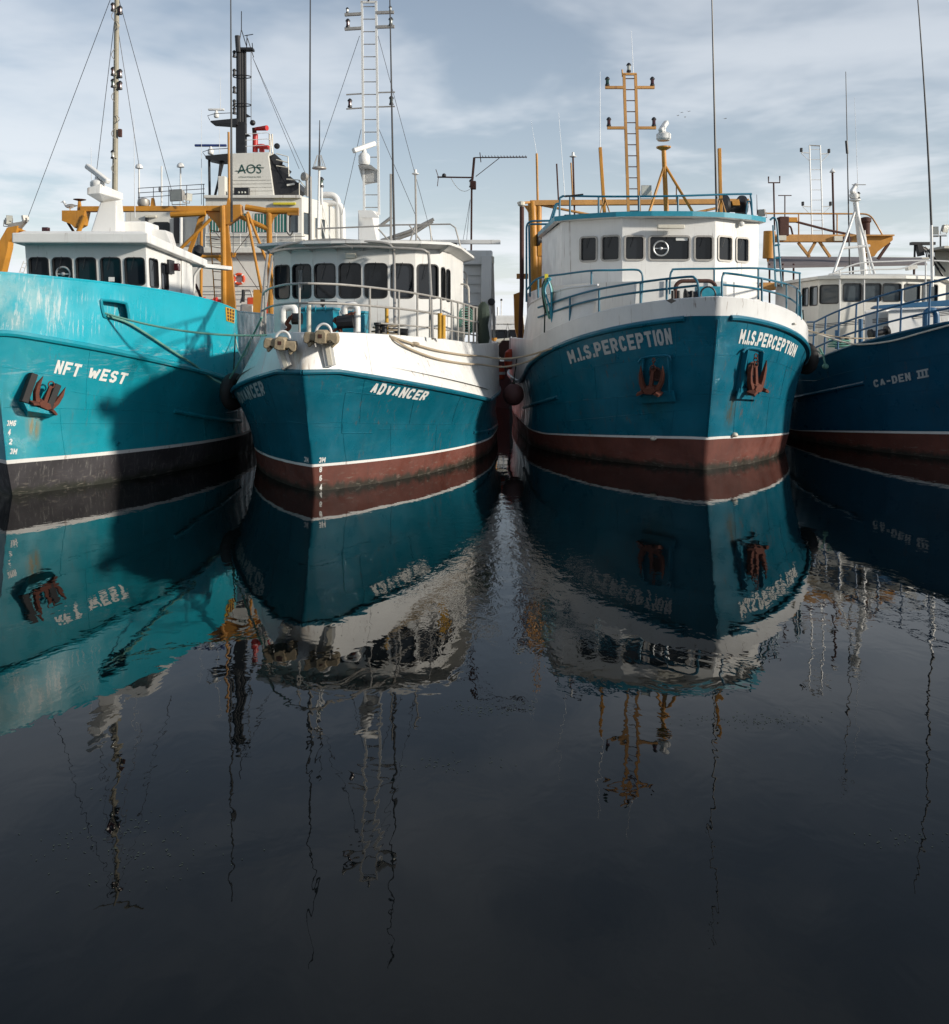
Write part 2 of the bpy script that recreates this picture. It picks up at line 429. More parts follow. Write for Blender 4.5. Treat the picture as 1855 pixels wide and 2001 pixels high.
class Line:
    """one lengthwise line of a hull: plan shape (stem at s0, full breadth B reached Lb aft of it, tapering to Be at the stern) and height"""
    def __init__(s, s0, B, Lb, p, L, Be, z, taper=0.55, e=1.0):
        s.s0, s.B, s.Lb, s.p, s.L, s.Be, s.taper, s.e = s0, B, Lb, p, L, Be, taper, e
        s.zf = z if callable(z) else (lambda q, z=z: z)
    def b(s, q):
        t = min(1.0, max(0.0, (q - s.s0) / s.Lb)); b = s.B * (1 - (1 - t) ** s.p) ** s.e
        q0 = s.s0 + s.taper * (s.L - s.s0)
        if q > q0: b -= (s.B - s.Be) * ((q - q0) / (s.L - q0)) ** 2
        return b
    def at(s, u, side):
        q = s.s0 + (s.L - s.s0) * max(0.0, u) ** 1.7
        return Vector((side * s.b(q), q, s.zf(q)))
def sighted(fr, line, pts, deg=2):
    """height profile of a line from sightings along it: each column of the picture meets the plan curve at one station"""
    S, Z = [], []
    for px, py in pts:
        side = 1 if px > fr.pix((0, line.s0, 3))[0] else -1
        cand = [(abs(fr.pix((side * line.b(q), q, 0))[0] - px), q) for q in [line.s0 + i * 0.01 for i in range(int((line.L - line.s0) / 0.01 * 0.75))]]
        first = [c for c in cand if c[0] < 2.0]                      # the near crossing is the one in view
        best = min(c for c in cand if c[1] <= first[0][1] + 0.15) if first else min(cand)
        w = fr.world((side * line.b(best[1]), best[1], 0))
        S.append(best[1]); Z.append(EYE - (py - YH) / FPX * w.y)
    c = np.polyfit(S, Z, deg); lo, hi = min(S), max(S)
    return lambda q: float(np.polyval(c, min(hi, max(lo, q))))

class Hull:
    def __init__(s, fr, lines, hollow=()):
        s.fr, s.lines, s.hollow = fr, lines, dict(hollow)
    def pt(s, band, u, w, side):
        a, b = s.lines[band].at(u, side), s.lines[band + 1].at(u, side)
        p = a.lerp(b, w); h = s.hollow.get(band, 0)
        if h: p.x -= side * h * 4 * w * (1 - w) * min(1, u * 6)
        return p
    def normal(s, band, u, w, side):
        e = 1e-3
        du = s.pt(band, min(1, u + e), w, side) - s.pt(band, max(0, u - e), w, side)
        dw = s.pt(band, u, min(1, w + e), side) - s.pt(band, u, max(0, w - e), side)
        n = du.cross(dw).normalized()
        return n if n.x * side > 0 or (abs(n.x) < 0.02 and n.y < 0) else -n
    def ring(s, band, w, n=44, off=0.0, us=None):
        us = us or [i / n for i in range(n + 1)]
        r = [s.pt(band, u, w, -1) for u in reversed(us)] + [s.pt(band, u, w, 1) for u in us[1:]]
        if off:
            r2 = []
            for i, p in enumerate(r):
                a, b = r[max(0, i - 1)], r[min(len(r) - 1, i + 1)]
                t = (b - a); nn_ = Vector((t.y, -t.x, 0)).normalized()
                r2.append(p + nn_ * off)
            return r2
        return r
    def band(s, name, band, w0, w1, m, parent, k=6, n=44, off=0.0, hole=None):
        us = [i / n for i in range(n + 1)]; ws = [w0 + (w1 - w0) * i / k for i in range(k + 1)]
        if hole:                                   # (side, u0, u1, wa, wb): an opening cut through the plating
            us = sorted(set([u for u in us if not (hole[1] - 0.004 < u < hole[2] + 0.004)] + [hole[1], (hole[1] + hole[2]) / 2, hole[2]]))
            ws = sorted(set([w for w in ws if not (hole[3] - 0.03 < w < hole[4] + 0.03)] + [hole[3], hole[4]]))
        mb = MB(); mb.loft([s.ring(band, w, n, off, us) for w in ws], closed=True)
        if hole:
            N = 2 * len(us) - 1; keep = []
            for f in mb.f:
                i, j = f[0] // N, f[0] % N
                sd = -1 if j < len(us) - 1 else 1
                ua = us[len(us) - 2 - j] if sd < 0 else us[j - len(us) + 1]
                if not (j < N - 1 and sd == hole[0] and hole[1] - 1e-6 <= ua < hole[2] - 1e-6 and hole[3] - 1e-6 <= ws[i] < hole[4] - 1e-6): keep.append(f)
            mb.f = keep; mb.mi = [0] * len(keep)
        return mb.build(name, m, parent, recalc=True, angle=62)
    def finish(s, parent, mtop, mcap, mdeck, capr=0.05, dz=0.05, band=None, lining=True, lin=-0.07):
        """deck, inner face of the bulwark and rounded cap rail along its top edge"""
        b = len(s.lines) - 2 if band is None else band
        us = [i / 44 for i in range(45)]
        L = [s.pt(b, u, 0, -1) + Vector((0.06, 0.1, dz)) for u in us]; Rr = [s.pt(b, u, 0, 1) + Vector((-0.06, 0.1, dz)) for u in us]
        mb = MB(); mb.loft([L, Rr]); mb.build('deck', mdeck, parent, smooth=False)
        if lining: s.band('bulwark_lining', b, 0.02, 1, mtop, parent, 4, 44, lin)
        mb = MB(); mb.tube(s.ring(b, 1.0, 60, -0.035), capr, 8); mb.build('cap_rail', mcap, parent)
    def seams(s, band, m, parent, ws, us, r=0.0075, u1=0.62):
        """welds between the plates: lengthwise seams at heights ws, butts staggered at stations us"""
        for sd in (-1, 1):
            for w in ws: MB().tube([s.pt(band, 0.02 + (u1 - 0.02) * i / 36, w, sd) for i in range(37)], r, 4).build('weld_seam', m, parent)
            lv = [0.0] + list(ws) + [1.0]
            for k in range(len(lv) - 1):
                for u in us: MB().tube([s.pt(band, u + 0.045 * (k % 2), lv[k] + (lv[k + 1] - lv[k]) * i / 5, sd) for i in range(6)], r, 4).build('weld_seam', m, parent)
    def strake(s, name, band, w, r, m, parent, u0=0.0, u1=1.0, sides=(-1, 1), off=0.0):
        """half-round rubbing bar welded along the plating"""
        for sd in sides:
            us = [u0 + (u1 - u0) * i / 40 for i in range(41)]
            MB().tube([s.pt(band, u, w, sd) + s.normal(band, max(0.003, u), w, sd) * off for u in us], r, 8).build(name, m, parent)
    def grid(s, band, side):
        """plating that faces the quay, as (u, w, column, row) of the photograph"""
        if not hasattr(s, 'cache'): s.cache = {}
        if (band, side) not in s.cache:
            g = []; cam_ = s.fr.local((0, 0, EYE))
            for i in range(1, 120):
                for j in range(0, 13):
                    p = s.pt(band, i / 160, j / 12, side)
                    if s.normal(band, i / 160, j / 12, side).dot(cam_ - p) > 0: g.append((i / 160, j / 12, *s.fr.pix(p)))
            s.cache[(band, side)] = np.array(g)
        return s.cache[(band, side)]
    def uv(s, band, px, py, side):
        g = s.grid(band, side); k = int(np.argmin((g[:, 2] - px) ** 2 + (g[:, 3] - py) ** 2))
        u, w = float(g[k, 0]), float(g[k, 1]); d = float((g[k, 2] - px) ** 2 + (g[k, 3] - py) ** 2); su, sw = 1 / 160, 1 / 12
        for _ in range(24):
            imp = False
            for du, dw in ((su, 0), (-su, 0), (0, sw), (0, -sw), (su, sw), (-su, -sw), (su, -sw), (-su, sw)):
                uu, ww = u + du, w + dw
                if uu < 0.001: continue
                q = s.fr.pix(s.pt(band, uu, ww, side)); e = (q[0] - px) ** 2 + (q[1] - py) ** 2
                if e < d: d, u, w, imp = e, uu, ww, True
            if not imp: su /= 2; sw /= 2
        return u, w
    def on(s, band, px, py, side, off=0.0):
        u, w = s.uv(band, px, py, side)
        return s.pt(band, u, w, side) + s.normal(band, u, w, side) * off
    def text(s, name, body, band, side, bl, br, tl, m, parent, bold=0.02, off=0.008, spacing=1.0):
        """lettering lying on the plating between sighted corners (bottom left, bottom right, top left)"""
        B, X, T = s.uv(band, *bl, side), s.uv(band, *br, side), s.uv(band, *tl, side)
        vs, fs, ids = block_letters(body)
        out = []
        for (x, y), (wd_, lay) in zip(vs, ids):
            u = B[0] + (X[0] - B[0]) * x + (T[0] - B[0]) * y
            w = B[1] + (X[1] - B[1]) * x + (T[1] - B[1]) * y
            out.append(s.pt(band, u, w, side) + s.normal(band, u, w, side) * (off + .002 * lay))
        for word in sorted({i[0] for i in ids}):                    # each word its own part
            keep = [f for f in fs if ids[f[0]][0] == word]; used = sorted({i for f in keep for i in f}); re_ = {i: k for k, i in enumerate(used)}
            MB().add([out[i] for i in used], [[re_[i] for i in f] for f in keep]).build(name, m, parent, smooth=False)

def glyphs(body, bold=0.02, spacing=1.0):
    """letter shapes as a flat mesh scaled to 0..1 across and 0..1 up"""
    cu = bpy.data.curves.new('lettering', 'FONT'); cu.body = body; cu.offset = bold; cu.resolution_u = 4; cu.space_character = spacing
    o = bpy.data.objects.new('lettering', cu); COL.objects.link(o)
    dg = bpy.context.evaluated_depsgraph_get()
    me = bpy.data.meshes.new_from_object(o.evaluated_get(dg))
    vs = [(v.co.x, v.co.y) for v in me.vertices]; fs = [list(p.vertices) for p in me.polygons]
    bpy.data.objects.remove(o); bpy.data.curves.remove(cu); bpy.data.meshes.remove(me)
    x0, x1 = min(v[0] for v in vs), max(v[0] for v in vs); y0, y1 = min(v[1] for v in vs), max(v[1] for v in vs)
    return [((x - x0) / (x1 - x0), (y - y0) / (y1 - y0)) for x, y in vs], fs

STROKES = {
    'A': [[(0, 0), (.5, 1), (1, 0)], [(.2, .34), (.8, .34)]], 'C': [[(1, .76), (.74, 1), (.26, 1), (0, .78), (0, .22), (.26, 0), (.74, 0), (1, .24)]],
    'D': [[(0, 0), (0, 1), (.66, 1), (1, .76), (1, .24), (.66, 0), (0, 0)]], 'E': [[(1, 1), (0, 1), (0, 0), (1, 0)], [(0, .5), (.8, .5)]],
    'F': [[(1, 1), (0, 1), (0, 0)], [(0, .52), (.8, .52)]], 'I': [[(.5, 0), (.5, 1)]], 'M': [[(0, 0), (0, 1), (.5, .3), (1, 1), (1, 0)]],
    'N': [[(0, 0), (0, 1), (1, 0), (1, 1)]], 'O': [[(.28, 0), (0, .22), (0, .78), (.28, 1), (.72, 1), (1, .78), (1, .22), (.72, 0), (.28, 0)]],
    'P': [[(0, 0), (0, 1), (.74, 1), (1, .85), (1, .6), (.74, .45), (0, .45)]], 'R': [[(0, 0), (0, 1), (.74, 1), (1, .85), (1, .6), (.74, .45), (0, .45)], [(.5, .45), (1, 0)]],
    'S': [[(1, .8), (.76, 1), (.24, 1), (0, .82), (0, .66), (.24, .53), (.76, .47), (1, .34), (1, .18), (.76, 0), (.24, 0), (0, .2)]],
    'T': [[(0, 1), (1, 1)], [(.5, 1), (.5, 0)]], 'V': [[(0, 1), (.5, 0), (1, 1)]], 'W': [[(0, 1), (.22, 0), (.5, .75), (.78, 0), (1, 1)]],
    '-': [[(.1, .46), (.9, .46)]], '.': [[(.5, 0), (.5, .06)]],
    '3': [[(0, .84), (.24, 1), (.76, 1), (1, .84), (1, .62), (.72, .5), (1, .38), (1, .16), (.76, 0), (.24, 0), (0, .16)]], '4': [[(.8, 0), (.8, 1), (0, .3), (1, .3)]],
    '6': [[(1, .84), (.76, 1), (.24, 1), (0, .8), (0, .2), (.24, 0), (.76, 0), (1, .2), (1, .38), (.76, .52), (0, .52)]],
    '8': [[(.24, .5), (0, .64), (0, .84), (.24, 1), (.76, 1), (1, .84), (1, .64), (.76, .5), (.24, .5), (0, .36), (0, .16), (.24, 0), (.76, 0), (1, .16), (1, .36), (.76, .5)]],
    '2': [[(0, .8), (.24, 1), (.76, 1), (1, .8), (1, .6), (0, 0), (1, 0)]],
    '#': [[(0, 1), (1, 1)], [(0, 0), (1, 0)], [(.12, 0), (.12, 1)], [(.5, 0), (.5, 1)], [(.88, 0), (.88, 1)]]}
WIDTH = {'I': .14, '.': .14, '-': .5, 'M': .74, 'W': .9, '#': 1.35, ' ': .42}
def block_letters(body, t=.215, gap=.15):
    """painted block capitals as mitred strokes, scaled to 0..1 across and up"""
    vs, fs, ids, x, word = [], [], [], 0.0, 0
    for ch in body:
        if ch == ' ': word += 1
        w = WIDTH.get(ch, .62)
        parts_ = []
        for st in STROKES.get(ch, []):
            P_ = [Vector((x + t / 2 + a * (w - t if w > t else 0), t / 2 + b * (1 - t))) for a, b in st]; cur = [P_[0]]
            for i in range(1, len(P_)):
                cur.append(P_[i])
                if i < len(P_) - 1 and (P_[i] - P_[i - 1]).normalized().dot((P_[i + 1] - P_[i]).normalized()) < -.15: parts_.append(cur); cur = [P_[i]]
            parts_.append(cur)
        for lay, P_ in enumerate(parts_):
            k = len(P_); o = len(vs); closed = k > 2 and (P_[0] - P_[-1]).length < 1e-6
            for i, p in enumerate(P_):
                a = P_[i - 1] if i else (P_[-2] if closed else None); b = P_[i + 1] if i < k - 1 else (P_[1] if closed else None)
                d1 = (p - a).normalized() if a is not None else None; d2 = (b - p).normalized() if b is not None else None
                if d1 is None: d1 = d2
                if d2 is None: d2 = d1
                n1, n2 = Vector((-d1.y, d1.x)), Vector((-d2.y, d2.x)); m = n1 + n2
                m = m / max(.35, m.dot(n1)) if m.length > 1e-4 else n1
                ext = Vector((0, 0))
                if a is None and (abs(d1.x) < .05 or abs(d1.y) < .05): ext = -d1 * t / 2
                if b is None and (abs(d2.x) < .05 or abs(d2.y) < .05): ext = d2 * t / 2
                vs += [tuple(p + ext + m * t / 2), tuple(p + ext - m * t / 2)]; ids += [(word, lay)] * 2
            fs += [[o + 2 * i, o + 2 * i + 1, o + 2 * i + 3, o + 2 * i + 2] for i in range(k - 1)]
        x += w + gap
    x0, x1 = min(v[0] for v in vs), max(v[0] for v in vs); y0, y1 = min(v[1] for v in vs), max(v[1] for v in vs)
    return [((a - x0) / (x1 - x0), (b - y0) / (y1 - y0)) for a, b in vs], fs, ids
def quadpt(q, a, h): return (q[0].lerp(q[1], a)).lerp(q[3].lerp(q[2], a), h)
def wall(mb, q, wins, m=0):
    """a wall face with real openings: q = bottom left, bottom right, top right, top left; wins = (a0, a1, h0, h1)"""
    P = lambda a, h: quadpt(q, a, h)
    if not wins: mb.add([P(0, 0), P(1, 0), P(1, 1), P(0, 1)], [(0, 1, 2, 3)], m); return
    wins = sorted(wins); h0 = min(w[2] for w in wins); h1 = max(w[3] for w in wins)
    cells = [(0, 1, 0, h0), (0, 1, h1, 1)]; x = 0
    for w in wins:
        cells.append((x, w[0], h0, h1)); x = w[1]
        if w[2] > h0: cells.append((w[0], w[1], h0, w[2]))
        if w[3] < h1: cells.append((w[0], w[1], w[3], h1))
    cells.append((x, 1, h0, h1))
    for a0, a1, b0, b1 in cells:
        if a1 - a0 > 1e-4 and b1 - b0 > 1e-4: mb.add([P(a0, b0), P(a1, b0), P(a1, b1), P(a0, b1)], [(0, 1, 2, 3)], m)
def window(q, w, out, parent, mats=('gasket', 'glass'), r=0.09, fw=0.035, depth=0.05, name='window', proud=0.02):
    """gasketed pane set back in its opening"""
    a0, a1, h0, h1 = w
    W = ((q[1] - q[0]).length + (q[2] - q[3]).length) / 2; H = ((q[3] - q[0]).length + (q[2] - q[1]).length) / 2
    n = (q[1] - q[0]).cross(q[3] - q[0]).normalized()
    if n.dot(V(out)) < 0: n = -n
    def loop(e, o):
        ra, rh = (r + e) / W, (r + e) / H; A0, A1, B0, B1 = a0 - e / W, a1 + e / W, h0 - e / H, h1 + e / H
        pts = []
        for cx, cy, st in ((A1 - ra, B0 + rh, -90), (A1 - ra, B1 - rh, 0), (A0 + ra, B1 - rh, 90), (A0 + ra, B0 + rh, 180)):
            for k in range(5):
                t = R(st + 90 * k / 4); pts.append(quadpt(q, cx + ra * math.cos(t), cy + rh * math.sin(t)) + n * o)
        return pts
    L = [loop(fw, 0.003), loop(fw, proud), loop(-0.004, proud), loop(-0.004, -depth)]
    mb = MB(); mb.loft(L, 0, closed=True)
    mb.add(L[3], [tuple(range(20))], 1)
    return mb.build(name, list(mats), parent, smooth=False)

def rails(name, path, heights, r, m, parent, posts, base=0.0, pr=None, lean=(0, 0, 0), ends=False, closed=False):
    """railing along a path (foot points): part = its lengthwise rails, children = stanchions at path fractions `posts`"""
    path = [V(p) for p in path]; mb = MB(); lean = V(lean)
    for h in heights:
        mb.tube([p + Vector((0, 0, h)) + lean * h for p in path], r, 8)
    o = mb.build(name, m, parent)
    seg = [0]
    for i in range(1, len(path)): seg.append(seg[-1] + (path[i] - path[i - 1]).length)
    for t in posts:
        L = t * seg[-1]; i = max(j for j in range(len(seg) - 1) if seg[j] <= L + 1e-9)
        p = path[i].lerp(path[i + 1], (L - seg[i]) / max(1e-9, seg[i + 1] - seg[i]))
        MB().tube([p + Vector((0, 0, base)), p + Vector((0, 0, max(heights))) + lean * max(heights)], pr or r, 8).build('stanchion', m, o)
    return o
def wheelhouse(fr, root, ring, z0, z1, wins, m='white', lean=0.0, grow=1.0, mats=('gasket', 'glass'), r=0.09, fw=0.035, name='wheelhouse', proud=0.02, wipers=False):
    """ring: plan corners (v, s) in order; wins: {edge index: [(a0, a1, h0, h1), ...]}; lean: how far the top edge is carried forward"""
    n = len(ring); cx = sum(p[0] for p in ring) / n; cs = sum(p[1] for p in ring) / n
    bot = [Vector((p[0], p[1], z0)) for p in ring]; top = [Vector((cx + (p[0] - cx) * grow, p[1] - lean, z1)) for p in ring]
    mb = MB(); todo = []
    for i in range(n):
        q = [bot[i], bot[(i + 1) % n], top[(i + 1) % n], top[i]]
        wall(mb, q, wins.get(i, []))
        for w in wins.get(i, []): todo.append((q, w))
    mb.add(top, [tuple(range(n))])
    o = mb.build(name, m, root, smooth=False)
    for q, w in todo:
        c = quadpt(q, 0.5, 0.5)
        window(q, w, (c.x - cx, c.y - cs, 0), o, mats, r, fw, proud=proud)
        if wipers and c.y < cs and (w[1] - w[0]) * (q[1] - q[0]).length > .35:       # wiper arm parked across the pane
            n_ = (q[1] - q[0]).cross(q[3] - q[0]).normalized(); n_ = -n_ if n_.dot(Vector((c.x - cx, c.y - cs, 0))) < 0 else n_
            am = (w[0] + w[1]) / 2; da = (w[1] - w[0]) * .3
            MB().tube([quadpt(q, am, w[3] + .02) + n_ * .03, quadpt(q, am - da * .7, w[3] - (w[3] - w[2]) * .45) + n_ * .0], .008, 5).build('wiper', 'black', o)
    return o, bot, top
def lamp(p, parent, lens='lamp_red', h=0.34, name='lamp', body='black'):
    """lantern: foot, waisted lens, cap"""
    mb = MB(); k = h / 0.34
    mb.lathe(p, [(0.085 * k, 0), (0.085 * k, 0.05 * k), (0.06 * k, 0.07 * k)], 10, 0)
    mb.lathe(V(p) + Vector((0, 0, 0.072 * k)), [(0.068 * k, 0), (0.06 * k, 0.08 * k), (0.068 * k, 0.16 * k)], 10, 1)
    mb.lathe(V(p) + Vector((0, 0, 0.235 * k)), [(0.09 * k, 0), (0.09 * k, 0.03 * k), (0.05 * k, 0.085 * k), (0.015 * k, 0.105 * k)], 10, 0)
    return mb.build(name, [body, lens], parent)
def whip(p0, p1, r, parent, m='whip', name='whip_antenna', bow=0.0):
    p0, p1 = V(p0), V(p1); n = 14
    pts = [p0.lerp(p1, i / n) + Vector((bow * (i / n) ** 2, 0, 0)) for i in range(n + 1)]
    return MB().tube(pts, [r * (1 - 0.6 * i / n) for i in range(n + 1)], 6).build(name, m, parent)
def ladder_mast(root, a0, a1, b0, b1, r, m, rungs, name='ladder_mast', rr=0.014, square=False, mr=None):
    """two stiles (a0-a1, b0-b1) and rungs between"""
    mb = MB()
    for p, q in ((a0, a1), (b0, b1)):
        if square: mb.beam(p, q, 2 * r, 2 * r)
        else: mb.tube([p, q], r, 8)
    o = mb.build(name, m, root, smooth=not square)
    for i in range(rungs):
        t = (i + 0.6) / rungs
        MB().tube([V(a0).lerp(V(a1), t), V(b0).lerp(V(b1), t)], rr, 6).build('rung', mr or m, o)
    return o
def radar(parent, p, length, rz, drum=(0.22, 0.34), m='gear_white', pitch=0.0, name='radar_scanner', bar='gear_white', th=0.13):
    """open-array radar: gearbox drum and the long slotted bar turning on it"""
    p = V(p); mb = MB()
    mb.lathe(p, [(drum[0] * 0.8, 0), (drum[0], 0.06), (drum[0], drum[1] * 0.7), (drum[0] * 0.75, drum[1] * 0.88), (0.08, drum[1]), (0.07, drum[1] + 0.09)], 18)
    o = mb.build(name, m, parent)
    b = MB(); b.box((0, 0, 0), (length, th * 1.1, th), 0)
    c = b.build('scanner_bar', bar, o, bevel=0.04)
    c.location = p + Vector((0, 0, drum[1] + 0.09 + th / 2)); c.rotation_euler = (0, pitch, rz)
    return o
def place(o, fr, p):
    o.location = fr.world(p); o.rotation_euler = (0, 0, -fr.yaw); return o
def rope(name, pts, r, m, label, cat='rope', group='mooring ropes'):
    pts = [V(p) for p in pts]; c = pts[0].copy()
    o = MB().tube([p - c for p in pts], r, 7).build(name, m); o.location = c
    return tag(o, label, cat, group)
def floodlight(parent, p, w, h, d, rz, tilt=0.0, name='floodlight'):
    mb = MB(); M = Matrix.Translation(p) @ Matrix.Rotation(rz, 4, 'Z') @ Matrix.Rotation(tilt, 4, 'X')
    a = [M @ Vector((x * w / 2, -d / 2, z * h / 2)) for x, z in ((-1, -1), (1, -1), (1, 1), (-1, 1))]
    b = [M @ Vector((x * w * 0.32, d / 2, z * h * 0.32)) for x, z in ((-1, -1), (1, -1), (1, 1), (-1, 1))]
    mb.prism(a, b, 0)
    g = [M @ Vector((x * w * 0.43, -d / 2 - 0.006, z * h * 0.43)) for x, z in ((-1, -1), (1, -1), (1, 1), (-1, 1))]
    mb.add(g, [(0, 1, 2, 3)], 1)
    mb.tube([M @ Vector((-w * 0.56, 0, 0)), M @ Vector((-w * 0.56, 0, -h * 0.75)), M @ Vector((w * 0.56, 0, -h * 0.75)), M @ Vector((w * 0.56, 0, 0))], 0.018, 6, 0)
    return mb.build(name, ['galv', 'lamp_clear'], parent, smooth=False)
def pipe(name, pts, r, m, parent, n=8, rb=0.0):
    return MB().tube(bend(pts, rb) if rb else pts, r, n).build(name, m, parent)
# ------------------------------------------------------------------ water
def build_water():
    t = NT('harbour_water')
    swell = t.noise(0.35, 2, 0.45, (1, 0.7, 1), (4, 2, 0), 0.4)
    fine = t.noise(1.9, 3, 0.55, (1, 0.7, 1), dist=0.5)
    tiny = t.noise(6.5, 3, 0.6, (1, 0.5, 1), (1, 6, 0), 0.3)
    patch = t.ramp(t.noise(0.10, 3, 0.55, (1, 1, 1), (11, 3, 0), 0.8), 0.42, 0.66, 0.10, 1.0)
    lane = t.math('MULTIPLY', t.blob((0.45, 15.5, 0), (2.3, 7.5, 5), 0.0, 1.0), t.ramp(t.noise(0.6, 3, 0.6, offs=(2, 2, 2)), 0.3, 0.6, 0.4, 1.0))   # draught of wind through the gap
    rough_ = t.math('ADD', t.math('MULTIPLY', patch, 0.6), t.math('MULTIPLY', lane, 4.2))
    h = t.math('ADD', t.math('MULTIPLY', swell, 0.011), t.math('MULTIPLY', fine, 0.0028))
    h = t.math('ADD', h, t.math('MULTIPLY', t.math('MULTIPLY', tiny, rough_), 0.0020))
    t.set(col=(0.0012, 0.0022, 0.0026), rough=0.012, ior=1.29)
    t.b.inputs['Specular Tint'].default_value = (1.0, 0.96, 0.88, 1)
    t.bump(h, 1.0, 1.0)
    MATS['water'] = t.m
    mb = MB(); mb.add([(-900, -200, 0), (900, -200, 0), (900, 2500, 0), (-900, 2500, 0)], [(0, 1, 2, 3)])
    o = mb.build('water', 'water', smooth=False)
    o['kind'] = 'structure'; o['label'] = 'dark calm harbour water mirroring the boats'
build_water()

# ------------------------------------------------------------------ hulls
RUSTC = (0.20, 0.075, 0.02)
F1 = Frame(25, 21.03, 900)
F2 = Frame(614, 21.57, 1110)
F3 = Frame(1378, 24.96, 850)
F4 = Frame(1945, 26.2, 900)

def hull_parts(fr, H, root, sym, bands, n=44):
    for (name, b, w0, w1, m, k, off) in bands: H.band(name, b, w0, w1, m, root, k, n, off)

# --- boat 1 (turquoise)
def boot(z0, z1, L): return lambda q: z0 + (z1 - z0) * min(1, max(0, q / L))
b1 = F1.root('fishing_boat')
tag(b1, 'turquoise fishing boat lettered NFT WEST with orange stern gantry, leftmost', 'fishing boat', 'fishing boats moored bows-on')
k1 = Line(0.35, 2.5, 8.0, 2, 21, 2.0, -1.2, e=.92)
w1 = Line(0.0, 3.36, 7.8, 2, 21, 2.9, 0.0, e=.92)
t1 = Line(-0.30, 3.40, 7.8, 2, 21, 3.0, boot(0.80, 0.62, 7), e=.92)
n1l = Line(-0.85, 3.50, 7.4, 2.1, 21, 3.1, 2.9, e=.9)
n1l.zf = sighted(F1, n1l, [(20, 653), (113, 663), (197, 682), (281, 700), (338, 711), (394, 725), (450, 743)])
u1 = Line(-1.2, 3.42, 7.6, 2.1, 21, 3.1, 4.6)
u1.zf = sighted(F1, u1, [(10, 535.5), (78, 539), (143, 547), (208, 554.5), (286, 561), (338, 571), (390, 583), (439, 599), (467, 608)], 2)
H1 = Hull(F1, [k1, w1, t1, n1l, u1], {2: 0.10})
# --- boat 2 (teal, white bulwark sloping inboard)
b2 = F2.root('fishing_boat')
tag(b2, 'teal blue fishing boat lettered ADVANCER with sloping white bow bulwark and wraparound wheelhouse', 'fishing boat', 'fishing boats moored bows-on')
k2 = Line(0.3, 2.4, 7.5, 2, 16.5, 2.0, -1.2, e=.85)
w2 = Line(0.0, 3.32, 8.0, 2, 16.5, 2.5, 0.0, e=.85)
t2 = Line(-0.18, 3.36, 8.0, 2, 16.5, 2.55, boot(0.62, 0.45, 8), e=.85)
n2l = Line(-0.95, 3.42, 7.0, 2.15, 16.5, 2.65, 2.9, e=0.85)
n2l.zf = sighted(F2, n2l, [(478, 744), (534, 731), (660, 726), (722, 735), (785, 747), (848, 758), (911, 773), (960, 782)], 2)
u2 = Line(-0.75, 3.25, 10.0, 1.6, 16.5, 2.5, 3.4, taper=.7, e=0.62)
u2.zf = sighted(F2, u2, [(664, 653), (743, 654), (819, 660), (879, 667), (930, 674)], 2)
H2 = Hull(F2, [k2, w2, t2, n2l, u2], {2: 0.10})
# --- boat 3
b3 = F3.root('fishing_boat')
tag(b3, 'blue fishing boat lettered M.I.S. PERCEPTION, rusty bow anchors, orange ladder mast', 'fishing boat', 'fishing boats moored bows-on')
k3 = Line(0.3, 2.9, 6.0, 2, 18, 2.6, -1.2, e=.85)
w3 = Line(0.0, 3.95, 6.2, 2, 18, 3.4, 0.0, e=.85)
t3 = Line(-0.22, 4.0, 6.1, 2, 18, 3.45, boot(0.86, 0.55, 4), e=.85)
n3l = Line(-1.15, 4.12, 5.9, 2.1, 18, 3.6, 4.0, e=0.85)
n3l.zf = sighted(F3, n3l, [(1010, 743), (1036, 711), (1064, 689), (1114, 664), (1161, 648), (1215, 640), (1299, 625), (1349, 615), (1450, 619), (1500, 627), (1550, 644)], 3)
u3 = Line(-1.25, 4.1, 5.9, 2.1, 18, 3.6, 4.6, e=0.88)
u3.zf = sighted(F3, u3, [(1040, 664), (1070, 646), (1114, 628), (1164, 612), (1248, 595), (1302, 588), (1395, 580), (1416, 582), (1483, 588), (1543, 607)], 3)
H3 = Hull(F3, [k3, w3, t3, n3l, u3], {2: 0.10})
# --- boat 4
b4 = F4.root('fishing_boat')
tag(b4, 'dark blue fishing boat lettered CA-DEN III with white wheelhouse and tripod mast, rightmost', 'fishing boat', 'fishing boats moored bows-on')
k4 = Line(0.3, 2.5, 8, 2, 19, 2.2, -1.2, e=.92)
w4 = Line(0.0, 3.3, 7.0, 2, 19, 2.8, 0.0, e=.92)
t4 = Line(-0.2, 3.36, 7.0, 2, 19, 2.9, boot(0.85, 0.30, 6), e=.92)
u4 = Line(-1.3, 3.6, 6.6, 2.1, 19, 3.0, 4.0)
u4.zf = sighted(F4, u4, [(1588, 705), (1620, 693), (1671, 677), (1701, 664.6), (1741, 652.5), (1797, 642.5), (1855, 631)], 2)
H4 = Hull(F4, [k4, w4, t4, u4], {2: 0.08})

